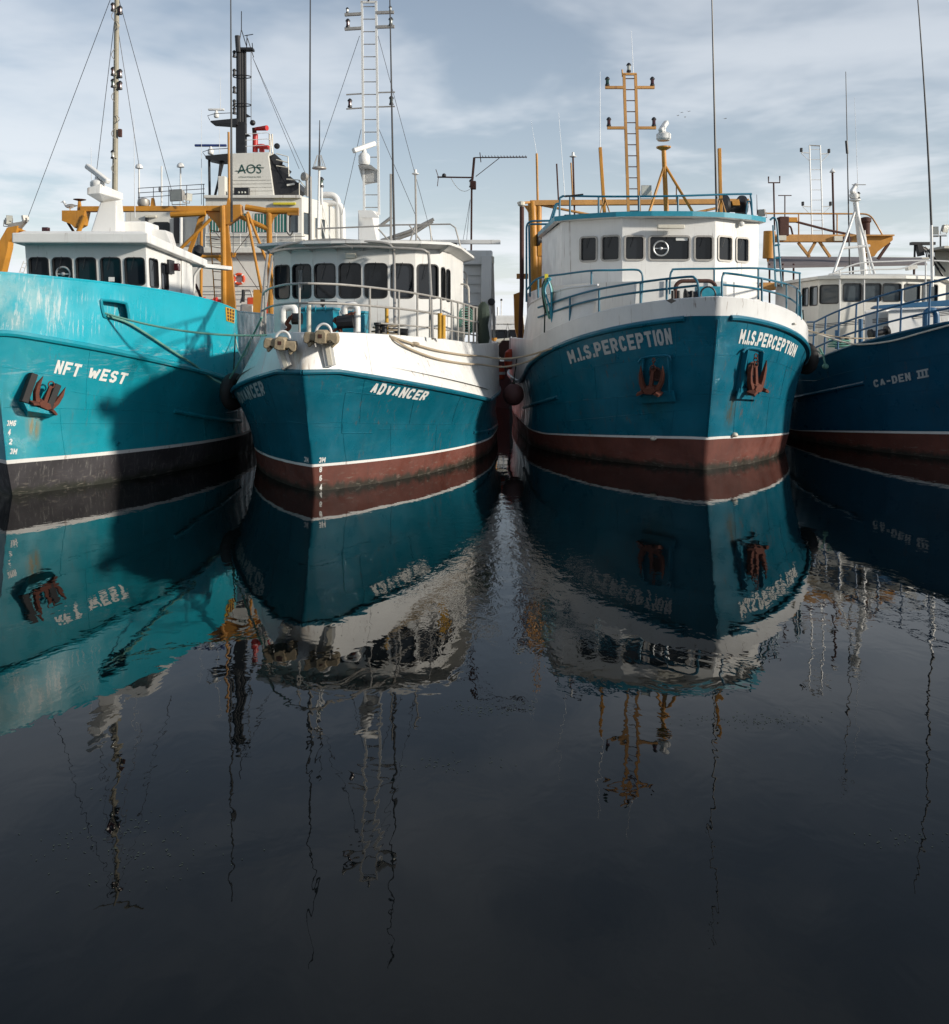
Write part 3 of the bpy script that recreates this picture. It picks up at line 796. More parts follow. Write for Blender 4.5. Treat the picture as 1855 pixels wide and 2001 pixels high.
# ------------------------------------------------------------------ boat 1: turquoise, leftmost
q1 = F1.ats
def spot_on(H, band, px, py, side): return tuple(H.on(band, px, py, side))
_r1 = spot_on(H1, 2, 66, 836, 1)
_c1 = spot_on(H1, 3, 40, 600, 1); _c2 = spot_on(H1, 3, 150, 612, 1)
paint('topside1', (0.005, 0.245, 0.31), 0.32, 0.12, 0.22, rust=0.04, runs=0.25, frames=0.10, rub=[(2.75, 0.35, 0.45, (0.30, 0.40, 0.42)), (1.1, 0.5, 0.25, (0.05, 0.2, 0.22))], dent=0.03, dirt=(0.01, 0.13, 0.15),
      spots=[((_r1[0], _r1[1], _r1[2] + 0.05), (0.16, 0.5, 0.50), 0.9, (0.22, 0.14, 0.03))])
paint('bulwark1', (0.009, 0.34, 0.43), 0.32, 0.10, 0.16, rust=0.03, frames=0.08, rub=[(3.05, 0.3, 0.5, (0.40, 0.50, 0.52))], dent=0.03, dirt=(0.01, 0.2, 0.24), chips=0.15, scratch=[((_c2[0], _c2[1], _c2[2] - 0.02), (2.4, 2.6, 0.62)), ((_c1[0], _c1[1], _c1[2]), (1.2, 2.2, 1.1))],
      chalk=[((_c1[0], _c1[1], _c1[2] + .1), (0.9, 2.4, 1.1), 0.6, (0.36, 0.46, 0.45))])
paint('antifoul1', (0.040, 0.036, 0.040), 0.6, 0.4, 0.9, rust=0.25, dent=0.02, dirt=(0.20, 0.19, 0.175), sscale=2.2, scum=True)
H1.band('hull_bottom', 0, 0, 1, 'antifoul1', b1, 2)
H1.band('boot_top', 1, 0, 0.89, 'antifoul1', b1, 3)
H1.band('boot_stripe', 1, 0.89, 1.0, 'white', b1, 1)
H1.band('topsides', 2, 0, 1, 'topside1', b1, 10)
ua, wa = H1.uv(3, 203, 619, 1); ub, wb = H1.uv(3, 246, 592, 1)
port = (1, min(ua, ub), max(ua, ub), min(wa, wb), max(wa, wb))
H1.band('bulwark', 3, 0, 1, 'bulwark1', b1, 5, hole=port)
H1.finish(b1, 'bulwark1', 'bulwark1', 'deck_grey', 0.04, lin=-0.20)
H1.strake('rubbing_strake', 3, 0.0, 0.075, 'topside1', b1)
_fr = [H1.pt(3, u, w, 1) + H1.normal(3, u, w, 1) * 0.015 for u, w in ((ua, wb), (ub, wb), (ub, wa), (ua, wa))]
MB().tube(smoothpath([_fr[0].lerp(_fr[1], .12), _fr[0].lerp(_fr[1], .88), _fr[1].lerp(_fr[2], .15), _fr[1].lerp(_fr[2], .85), _fr[2].lerp(_fr[3], .12), _fr[2].lerp(_fr[3], .88), _fr[3].lerp(_fr[0], .15), _fr[3].lerp(_fr[0], .85)], 3, True), 0.035, 6, closed=True).build('mooring_port', 'topside1', b1)
# short fender bar low on the side
u0, w0 = H1.uv(2, 340, 803, 1); u1_, w1_ = H1.uv(2, 470, 823, 1)
MB().tube([H1.pt(2, u0 + (u1_ - u0) * i / 12, w0 + (w1_ - w0) * i / 12, 1) for i in range(13)], 0.06, 8).build('fender_bar', 'topside1', b1)
H1.text('name_lettering', 'NFT WEST', 2, 1, (105, 729), (242, 751), (113, 703), 'letter_white', b1, 0.03)
for body, x0, x1, y0, y1 in (('3M6', 13, 30, 832, 821), ('4', 15, 20, 850, 838), ('2', 17, 23, 868, 857), ('3M', 19, 32, 887, 876)):
    H1.text('draft_mark', body, 2, 1, (x0, y0), (x1, y0 + 0.5), (x0 + 1.5, y1), 'letter_white', b1, 0.03)
_p = H1.on(2, 231, 866, 1, 0.0); _n = H1.normal(2, *H1.uv(2, 231, 866, 1), 1)
MB().lathe(_p, [(0.05, 0), (0.05, 0.03), (0.03, 0.032), (0.03, 0.0)], 12, 0, _n).build('drain_outlet', 'topside1', b1)
# weld seams along the plating
for (xa, ya, xb, yb) in ((100, 827, 330, 826), (0.5, 716, 120, 736), (140, 765, 420, 804)):
    ua_, wa_ = H1.uv(2, xa, ya, 1); ub_, wb_ = H1.uv(2, xb, yb, 1)
    MB().tube([H1.pt(2, ua_ + (ub_ - ua_) * i / 14, wa_ + (wb_ - wa_) * i / 14, 1) for i in range(15)], 0.007, 5).build('weld_seam', 'topside1', b1)
# draught board plate aft on the bulwark
pts = [H1.on(3, x, y, 1, 0.012) for x, y in ((440, 600), (458, 605), (457, 632), (442, 627))]
nb = MB().plate(pts, 0.012).build('number_board', 'yellow_post', b1, smooth=False)
for i in range(3):
    for j in range(4):
        c = quadpt([pts[3], pts[2], pts[1], pts[0]], .2 + .3 * i, .14 + .24 * j)
        MB().plate([c + (p - (pts[0] + pts[2]) / 2) * .17 + H1.normal(3, *H1.uv(3, 448, 615, 1), 1) * .012 for p in pts], .006).build('number_cell', 'rust_dark', nb, smooth=False)

H1.seams(2, 'topside1', b1, (0.42,), (0.16, 0.30, 0.42, 0.52))
# wheelhouse
vL, vR = q1(48, 489, 5.4).x, q1(284, 478, 5.4).x
zt, zb = 5.92, 3.6
ring1 = [(vL, 5.75), (vR, 5.75), (vR + 0.03, 7.6), (vR + 0.03, 10.2), (vL, 10.2)]
def hz(z): return (z - zb) / (zt - zb)
zw0, zw1 = 4.84, 5.55
wf = [(x0, x1, hz(zw0), hz(zw1)) for x0, x1 in ((0.03, 0.18), (0.225, 0.375), (0.42, 0.575), (0.625, 0.78), (0.825, 0.98))]
wh1, bt1, tp1 = wheelhouse(F1, b1, ring1, zb, zt, {0: wf, 1: [(0.12, 0.50, hz(4.80), hz(5.56)), (0.66, 0.98, hz(4.78), hz(5.50))], 2: [(0.52, 0.78, hz(4.55), hz(5.45))]}, lean=0.32, r=0.08, fw=0.028, wipers=True)
# bezels: thin bright inner trim is part of each window; clear-view screen in the second pane
qf = [bt1[0], bt1[1], tp1[1], tp1[0]]
def clear_view(q, a, h, rad, parent, out=(0, -1, 0)):
    c = quadpt(q, a, h); n = (q[1] - q[0]).cross(q[3] - q[0]).normalized()
    if n.dot(V(out)) < 0: n = -n
    ex = (q[1] - q[0]).normalized(); ey = n.cross(ex); c = c - n * 0.03
    mb = MB()
    mb.tube([c + (ex * math.cos(t) + ey * math.sin(t)) * rad for t in [2 * math.pi * i / 28 for i in range(28)]], 0.028, 8, 0, closed=True)
    mb.beam(c - ex * rad, c + ex * rad, 0.03, 0.02, n)
    mb.lathe(c, [(0.05, -0.02), (0.05, 0.03), (0.02, 0.05)], 12, 0, n)
    mb.build('clear_view_screen', 'alloy', parent)
clear_view(qf, 0.30, hz(5.12), 0.19, wh1)
# roof slab with deep fascia, sloping down aft
rl, rr = q1(23, 470, 4.95).x, q1(289, 470, 4.95).x
def roofring(dz0, dz1): return [Vector((rl, 4.95, zt + dz0)), Vector((rr, 4.95, zt + dz0)), Vector((rr + 0.05, 10.9, zt + dz1)), Vector((rl, 10.9, zt + dz1))]
MB().prism(roofring(0.0, -0.25), [p + Vector((0, 0, 0.24)) for p in roofring(0.03, -0.25)]).build('roof', 'white', wh1, smooth=False, bevel=0.03)
ro = [Vector((rl + .1, 5.05, zt + .27)), Vector((rr - .1, 5.05, zt + .27)), Vector((rr - .1, 10.8, zt + .0)), Vector((rl + .1, 10.8, zt + .0))]
MB().prism(ro, [Vector((p.x * .93, p.y * .98 + .2, p.z + .06)) for p in ro]).build('roof_crown', 'white', wh1, smooth=False, bevel=0.02)
# door, recess lamp and wiper boxes on the side wall
MB().box((vR + 0.06, 7.5, 5.45), (0.10, 0.50, 0.40)).build('lamp_recess', 'black', wh1, bevel=0.01)
MB().box((vR + 0.16, 7.8, 5.46), (0.16, 0.22, 0.22)).build('side_lamp', 'lamp_red', wh1, bevel=0.02)
MB().box((vR + 0.055, 9.1, 4.85), (0.03, 0.85, 1.9)).build('door', 'white', wh1, bevel=0.01)
MB().tube(bend([q1(392, 522, 10.7), q1(380, 538, 10.7), q1(378, 600, 10.7)], 0.1), 0.045, 8).build('downpipe', 'white', b1)
MB().beam(q1(390, 519, 10.9), q1(449, 525, 11.4), 0.5, 0.12).build('awning_arm', 'white', b1, smooth=False, bevel=0.01)
# radar pedestal: tapering leg carrying a forward shelf
P = lambda x, y, s=7.0: q1(x, y, s)
leg_b = [P(172, 470, 6.8), P(228, 470, 6.8), P(247, 470, 8.2), P(192, 470, 8.2)]
leg_t = [P(196, 396, 6.9), P(228, 392, 6.9), P(239, 390, 7.8), P(208, 394, 7.8)]
MB().prism(leg_b, leg_t).build('radar_pedestal', 'white', b1, smooth=False, bevel=0.03)
sh = [P(170, 378, 5.9), P(196, 376, 5.9), P(241, 389, 7.9), P(204, 399, 7.4)]
MB().prism([p - Vector((0, 0, .03)) for p in sh], [p + Vector((0, 0, .13)) for p in (P(170, 376, 5.9), P(197, 368, 5.9), P(241, 386, 7.9), P(206, 388, 7.4))]).build('radar_shelf', 'white', b1, smooth=False, bevel=0.02)
radar(b1, P(191, 368, 6.2), 0.95, R(-25), (0.20, 0.24), pitch=R(32), th=0.15)
MB().box(quadpt(qf, .70, hz(4.98)) + Vector((0, .03, 0)), (.16, .01, .12)).build('card_or_reflection', 'letter_white', wh1)
MB().beam(P(248, 462, 8.6), P(300, 462, 8.6), 1.2, 0.8).build('deck_locker', 'white', b1, smooth=False, bevel=0.06)
MB().prism([P(292, 480, 8.4), P(344, 492, 8.4), P(346, 485, 10.5), P(305, 478, 10.5)], [P(290, 447, 8.4), P(326, 450, 8.4), P(338, 455, 10.5), P(300, 447, 10.5)]).build('deck_locker', 'white', b1, smooth=False, bevel=0.05)
# pole mast with lanterns and stays
mb_, mt_ = q1(224, 395, 8.5), q1(229, -30, 8.5)
m1 = MB().tube([mb_ - Vector((0, 0, .6)), mt_], [0.085, 0.07], 10).build('pole_mast', 'mast_tan', b1)
for y, side, ln in ((22, -1, 'lamp_red'), (28, 1, 'lamp_red'), (148, -1, 'lamp_red'), (152, 1, 'lamp_red'), (171, -1, 'lamp_green'), (175, 1, 'lamp_red'), (310, -1, 'lamp_clear')):
    p = q1(228 + side * 7, y, 8.45); lamp(p, m1, ln, 0.27)
    MB().beam(q1(228, y, 8.45), p, 0.05, 0.03).build('lamp_bracket', 'black', m1, smooth=False)
MB().box(q1(235, 260, 8.45), (0.1, 0.1, 0.24)).build('junction_box', 'rust_dark', m1, bevel=0.01)
for y0, y1, sd in ((20, 42, -1), (95, 118, -1), (178, 200, -1), (250, 272, -1), (318, 340, -1), (40, 60, 1), (225, 240, 1)):
    c0, c1, c2 = q1(226 + sd * 2, y0, 8.4), q1(226 + sd * 8, (y0 + y1) / 2, 8.4), q1(226 + sd * 2, y1, 8.4)
    MB().tube(smoothpath([c0, c1, c2], 5), 0.012, 5).build('cable_loop', 'galv', m1)
MB().tube([q1(175, -22, 8.5), q1(285, -26, 8.5)], 0.03, 6).build('crosstree', 'mast_tan', m1)
for x, y in ((55, 424), (188, 344), (273, 330), (336, 374)):
    MB().tube([q1(226 + (x - 226) * 0.05, -5 if x in (55, 336) else 40, 8.5), q1(x, y, 15.5 if x == 55 else 9.5)], 0.010, 5).build('stay', 'wire', m1)
for x, yt, yb in ((178, 288, 345), (262, 230, 395), (451, -60, 404)):
    whip(q1(x + 2, yb + 30, 12.5), q1(x, yt, 12.5), 0.016 if x < 400 else 0.045, b1, 'whip_white' if x < 400 else 'whip')

# stern gantry
GS = 17.0
G = lambda x, y, ds=0.0: q1(x, y, GS + ds)
g1 = MB().beam(G(160, 409), G(436, 408), 0.35, 0.20).build('stern_gantry', 'orange', b1, smooth=False, bevel=0.01)
def gb(name, pts, r, m='orange'): return MB().tube([G(*p) for p in pts], r, 10).build(name, m, g1)
def gp(name, pts, th, m='orange'): return MB().plate([G(*p) for p in pts], th).build(name, m, g1, smooth=False, bevel=0.008)
gp('end_box', [(127, 413), (172, 413), (166, 440), (152, 447), (145, 440), (127, 433)], 0.6)
gb('brace', [(166, 422, -.3), (150, 462, -.3)], 0.09); gb('brace', [(133, 435), (150, 462)], 0.05, 'rust_dark')
gb('cross_tube', [(334, 420, -.2), (402, 416, -.2)], 0.12)
gp('gusset', [(400, 413), (431, 413), (431, 452), (422, 436), (412, 426)], 0.08)
gb('column', [(435, 402, -.25), (437, 490, -.25), (438, 625, -.25)], 0.105)
gp('column_web', [(441, 436), (447, 440), (455, 530), (463, 620), (444, 620)], 0.18)
gp('head_box', [(439, 402), (473, 401), (474, 421), (448, 440), (439, 440)], 0.5)
gb('cross_tube', [(480, 405), (522, 412)], 0.12); gb('cross_tube', [(522, 412), (584, 412)], 0.13)
gp('gusset', [(528, 418), (546, 418), (536, 426), (531, 440), (528, 446)], 0.06)
gp('bracket', [(562, 414), (584, 414), (584, 421), (562, 421)], 0.2)
gb('column', [(526, 410), (527, 486), (530, 640)], 0.11)
gb('brace', [(472, 424), (525, 448)], 0.10); gb('brace', [(482, 418, -.2), (512, 572, -.2)], 0.055); gb('brace', [(484, 414, -.1), (545, 572, -.1)], 0.055)
gb('brace', [(412, 428, -.2), (352, 487, -.2)], 0.065)
gp('brace', [(389, 424), (402, 420), (383, 470), (372, 500), (365, 498), (380, 455)], 0.12)
gb('column', [(394, 440), (393, 590)], 0.06); gb('cross_tube', [(392, 501), (433, 501)], 0.06); gp('gusset', [(418, 503), (433, 503), (433, 514)], 0.06)
lm = ladder_mast(g1, G(410, 440), G(420, 585), G(432, 444), G(436, 585), 0.025, 'orange', 9, 'ladder', 0.016, mr='rust_dark')
gb('aerial_pole', [(448, 402), (447, 258)], 0.045, 'orange_pale'); gp('pole_foot', [(443, 402), (453, 402), (449, 388), (446, 388)], 0.15)
gp('stand', [(152, 413), (160, 413), (157, 393), (154, 393)], 0.15); MB().lathe(G(156, 393), [(0.05, 0), (0.24, 0.05), (0.24, 0.07)], 14).build('stand_plate', 'rust_dark', g1)
gp('stand', [(295, 404), (304, 404), (301, 387), (297, 387)], 0.15); MB().lathe(G(281, 403), [(0.2, 0), (0.24, 0.1), (0.22, 0.25), (0.1, 0.32)], 14).build('lamp_bowl', 'galv', g1)
floodlight(g1, G(349, 382, -.3), 0.55, 0.46, 0.35, R(-18), 0.1)
floodlight(g1, G(365, 385, .1), 0.3, 0.3, 0.3, R(60), 0.1)
gb('warp_wire', [(456, 440, -.1), (456, 498, -.1)], 0.014, 'wire'); gp('block', [(452, 494), (462, 494), (460, 503), (454, 503)], 0.12, 'orange')
for a, b in (((456, 498), (492, 452)), ((456, 498), (420, 452)), ((460, 500), (505, 566))): gb('chain_leg', [a, b], 0.012, 'rust_dark')
MB().tube(smoothpath([G(568, 421), G(567, 440), G(566, 452)], 4), 0.03, 6).build('chain', 'black', g1)
MB().tube(smoothpath([G(560, 452), G(567, 460), G(573, 452)], 4), 0.025, 6).build('hook', 'black', g1)
# left davit
D = lambda x, y, s=16.0: q1(x, y, s)
dv = MB().plate([D(x, y) for x, y in ((-14, 620), (-20, 500), (1, 478), (19, 446), (40, 442), (37, 457), (31, 465), (22, 473), (21, 484), (9, 535), (0, 620))], 0.45).build('davit', 'orange', b1, smooth=False, bevel=0.01)
MB().tube([D(38, 450), D(72, 463)], 0.07, 10).build('jib', 'orange', dv)
MB().plate([D(18, 438), D(44, 434), D(54, 430), D(40, 446), D(20, 446)], 0.3).build('lamp_shelf', 'galv', dv, smooth=False)
for x, y, rz in ((14, 434, 60), (18, 426, 30), (50, 426, -50)): floodlight(dv, D(x, y), 0.22, 0.22, 0.22, R(rz), 0.2)
MB().box(D(90, 449), (0.24, 0.2, 0.18)).build('work_lamp', 'lamp_red', dv, bevel=0.02)
MB().tube([D(72, 463), D(84, 456), D(86, 452)], 0.03, 6).build('lamp_arm', 'rust_dark', dv)
lm = ladder_mast(b1, q1(34, 545, 14), q1(47, 510, 14), q1(42, 547, 14), q1(54, 512, 14), 0.02, 'white', 4, 'ladder', 0.014)
MB().tube(smoothpath([q1(382, 555, 13.5), q1(392, 580, 13.5), q1(394, 600, 13.5)], 4), 0.05, 6).build('bent_rail', 'rust_dark', b1)
MB().lathe(q1(384, 497, 13), [(0.02, 0), (0.18, .04), (0.2, .2), (0.12, .34), (0.03, .38)], 12, 0, (0.5, -0.4, 0.7)).build('horn', 'black', b1)

# the anchor in its bolster on the bow
def frame_on(H, band, px, py, side):
    u, w = H.uv(band, px, py, side); n = H.normal(band, u, w, side)
    ex = (H.pt(band, u + .01, w, side) - H.pt(band, u - .01, w, side)).normalized()
    if ex.x < 0: ex = -ex
    ey = (H.pt(band, u, w + .02, side) - H.pt(band, u, w - .02, side)).normalized()
    return H.pt(band, u, w, side), ex, ey, n
for xa, ya, xb, yb in ((62, 728, 37, 781), (107, 749, 82, 793)):
    pa, ex, ey, n = frame_on(H1, 2, xa, ya, 1); pb = H1.on(2, xb, yb, 1)
    MB().beam(pa + n * .10, pb + n * .24, 0.15, 0.16, n).build('anchor_pad', 'rubber', b1, smooth=False, bevel=0.015)
pp, ex, ey, n = frame_on(H1, 2, 60, 798, 1)
MB().prism([pp + ex * x + ey * y for x, y in ((-.3, .2), (.42, -.02), (.42, -.2), (-.1, -.2))], [pp + n * .3 + ex * x + ey * y for x, y in ((-.27, .18), (.40, -.04), (.40, -.08), (-.2, .0))]).build('anchor_bolster', 'topside1', b1, smooth=False, bevel=0.01)
def stowed_anchor(fr, H, band, px, py, side, sz, roll, lift, m, label, spread=1.0, chain=True):
    pp, ex, ey, n = frame_on(H, band, px, py, side)
    c, s_ = math.cos(roll), math.sin(roll); ex, ey = ex * c + ey * s_, ey * c - ex * s_
    T = lambda x, y, z: (ex * x + ey * y + n * (z + lift)) * sz
    mb = MB()
    mb.prism([T(x, y, .0) for x, y in ((-.24, -.02), (-.14, -.15), (.14, -.15), (.24, -.02), (.15, .13), (-.15, .13))], [T(x, y, .22) for x, y in ((-.20, -.02), (-.11, -.11), (.11, -.11), (.20, -.02), (.12, .09), (-.12, .09))])
    for sd in (-1, 1):
        k = spread
        mb.prism([T(sd * x * k, y, z) for x, y, z in ((.12, -.02, .02), (.30, -.05, .02), (.42, .22, .06), (.44, .50, .10), (.36, .80, .16), (.30, .45, .08), (.24, .22, .04))], [T(sd * x * k, y, z) for x, y, z in ((.13, .0, .17), (.28, -.02, .17), (.38, .22, .17), (.41, .50, .18), (.36, .78, .20), (.31, .45, .17), (.26, .22, .16))])
        mb.prism([T(sd * x, y, .08) for x, y in ((.16, -.10), (.38, -.19), (.44, -.08), (.26, .0))], [T(sd * x, y, .30) for x, y in ((.18, -.08), (.35, -.16), (.39, -.1), (.26, -.02))])
    mb.beam(T(0, -.05, .1), T(0, .62, .06), 0.13 * sz, 0.10 * sz, n, 0, 0.09 * sz, 0.08 * sz)
    mb.tube([T(.09 * math.cos(t_), .66 + .10 * math.sin(t_), .07) for t_ in [k * math.pi / 6 for k in range(12)]], .022 * sz, 6, 0, True)
    for j in range(2 if chain else 0): mb.tube([T((.05 if j else .02) * math.cos(t_), .80 + .11 * j + .075 * math.sin(t_), .06 + (.02 if j else .05) * math.cos(t_)) for t_ in [k * math.pi / 5 for k in range(10)]], .018 * sz, 5, 0, True)
    o = mb.build('anchor', m, smooth=True, bevel=0.018, angle=50)
    place(o, fr, pp)
    return tag(o, label, 'anchor', 'anchors stowed on the bows')
stowed_anchor(F1, H1, 2, 76, 786, 1, 0.74, R(-24), 0.22, 'rust', 'rusty anchor hung between two black pads on the turquoise bow', chain=False)
# ------------------------------------------------------------------ boat 2: teal with white sloping bulwark
q2 = F2.ats
paint('topside2', (0.002, 0.105, 0.155), 0.34, 0.16, 0.28, rust=0.05, runs=0.35, frames=0.12, rub=[(2.35, 0.45, 0.4, (0.02, 0.20, 0.26)), (0.85, 0.4, 0.3, (0.02, 0.13, 0.16))], dent=0.03, dirt=(0.003, 0.05, 0.075))
paint('antifoul', (0.125, 0.036, 0.024), 0.6, 0.25, 0.6, rust=0.3, sscale=1.6, scum=True, dent=0.02, dirt=(0.05, 0.03, 0.025))
_rb = tuple(H2.pt(3, 0.0, 0.1, 1))
paint('bulwark2', (0.71, 0.70, 0.67), 0.38, 0.06, 0.16, rust=0.05, runs=0.55, frames=0.10, dent=0.03, dirt=(0.34, 0.30, 0.24), spots=[((_rb[0] - .1, _rb[1], _rb[2] + .1), (0.35, 0.8, 0.5), 0.6, (0.36, 0.22, 0.08))])
H2.band('hull_bottom', 0, 0, 1, 'antifoul', b2, 2)
H2.band('boot_top', 1, 0, 0.90, 'antifoul', b2, 3)
H2.band('boot_stripe', 1, 0.90, 1.0, 'white', b2, 1)
H2.band('topsides', 2, 0, 1, 'topside2', b2, 10)
H2.band('bulwark', 3, 0, 1, 'bulwark2', b2, 5)
H2.finish(b2, 'bulwark2', 'bulwark2', 'deck_grey', 0.035, dz=0.3)
H2.strake('rubbing_strake', 3, 0.0, 0.06, 'topside2', b2)
H2.text('name_lettering', 'ADVANCER', 2, 1, (721, 768), (828, 783), (733, 746), 'letter_white', b2, 0.035)
H2.text('name_lettering', 'ADVANCER', 2, -1, (472, 790), (521, 771), (461, 770), 'letter_white_shaded', b2, 0.035)
for body, x0, x1, y0, y1 in (('3M', 623, 635, 904, 894), ):
    H2.text('draft_mark', body, 2, 1, (x0, y0), (x1, y0 - 1), (x0 + 1, y1), 'letter_white', b2, 0.03)
    H2.text('draft_mark', body, 2, -1, (595, y0 - 2), (604, y0), (595, y1 - 2), 'letter_white', b2, 0.03)
for body, y0, y1 in (('8', 923, 913), ('6', 940, 929), ('4', 958, 947)):
    H2.text('draft_mark', body, 1, 1, (624, y0), (629, y0 - 1), (624.5, y1), 'letter_white', b2, 0.03)
# doubler plate and weld seam on the port bow
ug = [H2.uv(2, x, y, 1) for x, y in ((668, 846), (672, 790), (676, 767), (684, 766), (740, 772))] + [H2.uv(2, 728, 846, 1)]
for seg in ([0, 1, 2, 3, 4], [0, 5]):
    pts = []
    for a, b in zip(seg, seg[1:]): pts += [H2.pt(2, ug[a][0] + (ug[b][0] - ug[a][0]) * i / 6, ug[a][1] + (ug[b][1] - ug[a][1]) * i / 6, 1) for i in range(7)]
    MB().tube(pts, 0.011, 5).build('weld_seam', 'topside2', b2)
for (xa, ya, xb, yb) in ((616, 833, 668, 835), (740, 838, 900, 838)):
    ua_, wa_ = H2.uv(2, xa, ya, 1); ub_, wb_ = H2.uv(2, xb, yb, 1)
    MB().tube([H2.pt(2, ua_ + (ub_ - ua_) * i / 14, wa_ + (wb_ - wa_) * i / 14, 1) for i in range(15)], 0.007, 5).build('weld_seam', 'topside2', b2)
_u, _w = H2.uv(2, 925, 845, 1); _u2, _w2 = H2.uv(2, 972, 830, 1)
MB().tube([H2.pt(2, _u + (_u2 - _u) * i / 8, _w + (_w2 - _w) * i / 8, 1) for i in range(9)], 0.05, 8).build('fender_bar', 'topside2', b2)

H2.seams(2, 'topside2', b2, (0.45,), (0.14, 0.26, 0.38, 0.48))
H2.seams(3, 'bulwark2', b2, (), (0.2, 0.34, 0.46), 0.009)
# wheelhouse: seven-sided raked front
V0, S0 = -0.22, 4.6
arc = [(-2.34, .78), (-1.72, .36), (-1.05, .11), (-.35, 0), (.35, 0), (1.05, .11), (1.72, .36), (2.34, .78)]
ring2 = [(V0 + v, S0 + s) for v, s in arc] + [(V0 + 2.48, S0 + 2.0), (V0 + 2.5, S0 + 5.2), (V0 - 2.5, S0 + 5.2), (V0 - 2.48, S0 + 2.0)]
zb, zt = 3.0, 5.78
h_ = lambda z: (z - zb) / (zt - zb)
fw_ = [(0.10, 0.90, h_(4.47), h_(5.36))]
wn2 = {i: fw_ for i in range(7)}
wn2[7] = [(0.08, 0.44, h_(4.45), h_(5.30)), (0.56, 0.92, h_(4.42), h_(5.28))]
wn2[11] = [(0.06, 0.46, h_(4.45), h_(5.30)), (0.54, 0.94, h_(4.45), h_(5.30))]
wh2, bt2, tp2 = wheelhouse(F2, b2, ring2, zb, zt, wn2, lean=0.10, r=0.10, fw=0.030, wipers=True)
qc = [bt2[1], bt2[2], tp2[2], tp2[1]]; MB().box(quadpt(qc, .42, h_(4.95)) + Vector((0, .04, 0)), (.14, .006, .55), R(-22)).build('card_or_reflection', 'glass_pale', wh2)  # pale strip set in the pane to stand for an upright reflection
def grow(ring, k, dz, z): 
    cx = V0; return [Vector((cx + (v - cx) * k[0], s - k[1] if s < S0 + 2.5 else s + 0.3, z + dz)) for v, s in ring]
r_in = grow(ring2, (1.0, 0.10), 0, zt); r_out = grow(ring2, (1.14, 0.55), 0, zt + 0.10); r_top = grow(ring2, (1.14, 0.55), 0, zt + 0.17); r_cr = grow(ring2, (0.9, -0.1), 0, zt + 0.24)
mb = MB(); mb.loft([r_in, r_out, r_top, r_cr], closed=True); mb.add(r_cr, [tuple(range(len(r_cr)))])
roof2 = mb.build('roof', 'white', wh2, smooth=False)
for i in range(8):        # webs under the overhang
    a, b = r_in[i], r_out[i]
    MB().plate([a + Vector((0, 0, -.10)), a, b, b + Vector((0, 0, -.01))], 0.012).build('roof_web', 'white', wh2, smooth=False)
MB().box(q2(686, 500, S0 - .25), (0.28, 0.14, 0.14)).build('bulkhead_lamp', 'cream', wh2, bevel=0.02)
# pipe frame over the wheelhouse front
for pts in ([(508, 655, 1.2), (522, 505, S0 - .4), (532, 489, S0 - .3), (561, 478, S0 - .35), (600, 472, S0 - .4), (646, 468.5, S0 - .45), (700, 471, S0 - .5), (752, 475, S0 - .5), (766, 483, S0 - .5), (770, 500, S0 - .45), (772, 656, 1.9)],
            [(528, 493, S0 - .3), (560, 487, S0 - .3), (620, 484, S0 - .4), (690, 482, S0 - .5), (760, 484, S0 - .5), (815, 487, S0 - .4), (833, 492, S0 - .35), (839, 510, S0 - .3), (846, 662, 2.6)],
            [(646, 468.5, S0 - .45), (690, 484, S0 - .5)]):
    MB().tube(smoothpath([q2(*p) for p in pts], 4), 0.038, 8).build('pipe_frame', 'galv', b2)
MB().tube([q2(512, 655, 1.4), q2(532, 500, S0 - .2)], 0.03, 8).build('pipe_frame', 'galv', b2)
# roof-top rails
for pts in ([(618, 447, 7), (768, 441, 7)], [(740, 440, 8), (880, 438, 8), (890, 445, 8), (903, 492, 8)], [(740, 448, 8), (760, 470, 8)], [(800, 440, 9), (838, 492, 9)], [(795, 492, 9), (812, 440, 9)], [(840, 440, 9), (846, 492, 9)], [(620, 447, 7), (620, 480, 7)]):
    MB().tube([q2(*p) for p in pts], 0.026, 6).build('roof_rail', 'galv', b2)

# foredeck railing standing on the bulwark top
def top_path(H, px0, px1, side0, side1, n=40):
    b = len(H.lines) - 2
    us = [i / 240 for i in range(240)]
    def u_at(px, sd): return min(us[1:150], key=lambda u: abs(H.fr.pix(H.pt(b, u, 1, sd))[0] - px))
    if side0 == side1:
        a, c = u_at(px0, side0), u_at(px1, side0)
        return [H.pt(b, a + (c - a) * i / n, 1, side0) for i in range(n + 1)]
    a, c = u_at(px0, side0), u_at(px1, side1)
    return [H.pt(b, a * (1 - i / n), 1, side0) for i in range(n)] + [H.pt(b, c * i / n, 1, side1) for i in range(n + 1)]
pth = [p + Vector((-.05 if p.x > 0 else .05, 0.06, 0)) for p in top_path(H2, 509, 944, -1, 1)]
rails('railing', pth, (1.08, 0.66), 0.027, 'galv', b2, (0.02, 0.10, 0.315, 0.47, 0.56, 0.63, 0.685, 0.74, 0.80, 0.84, 0.88, 0.92, 0.96, 0.99))
rails('railing', pth[56:], (0.28,), 0.02, 'galv', b2, ())
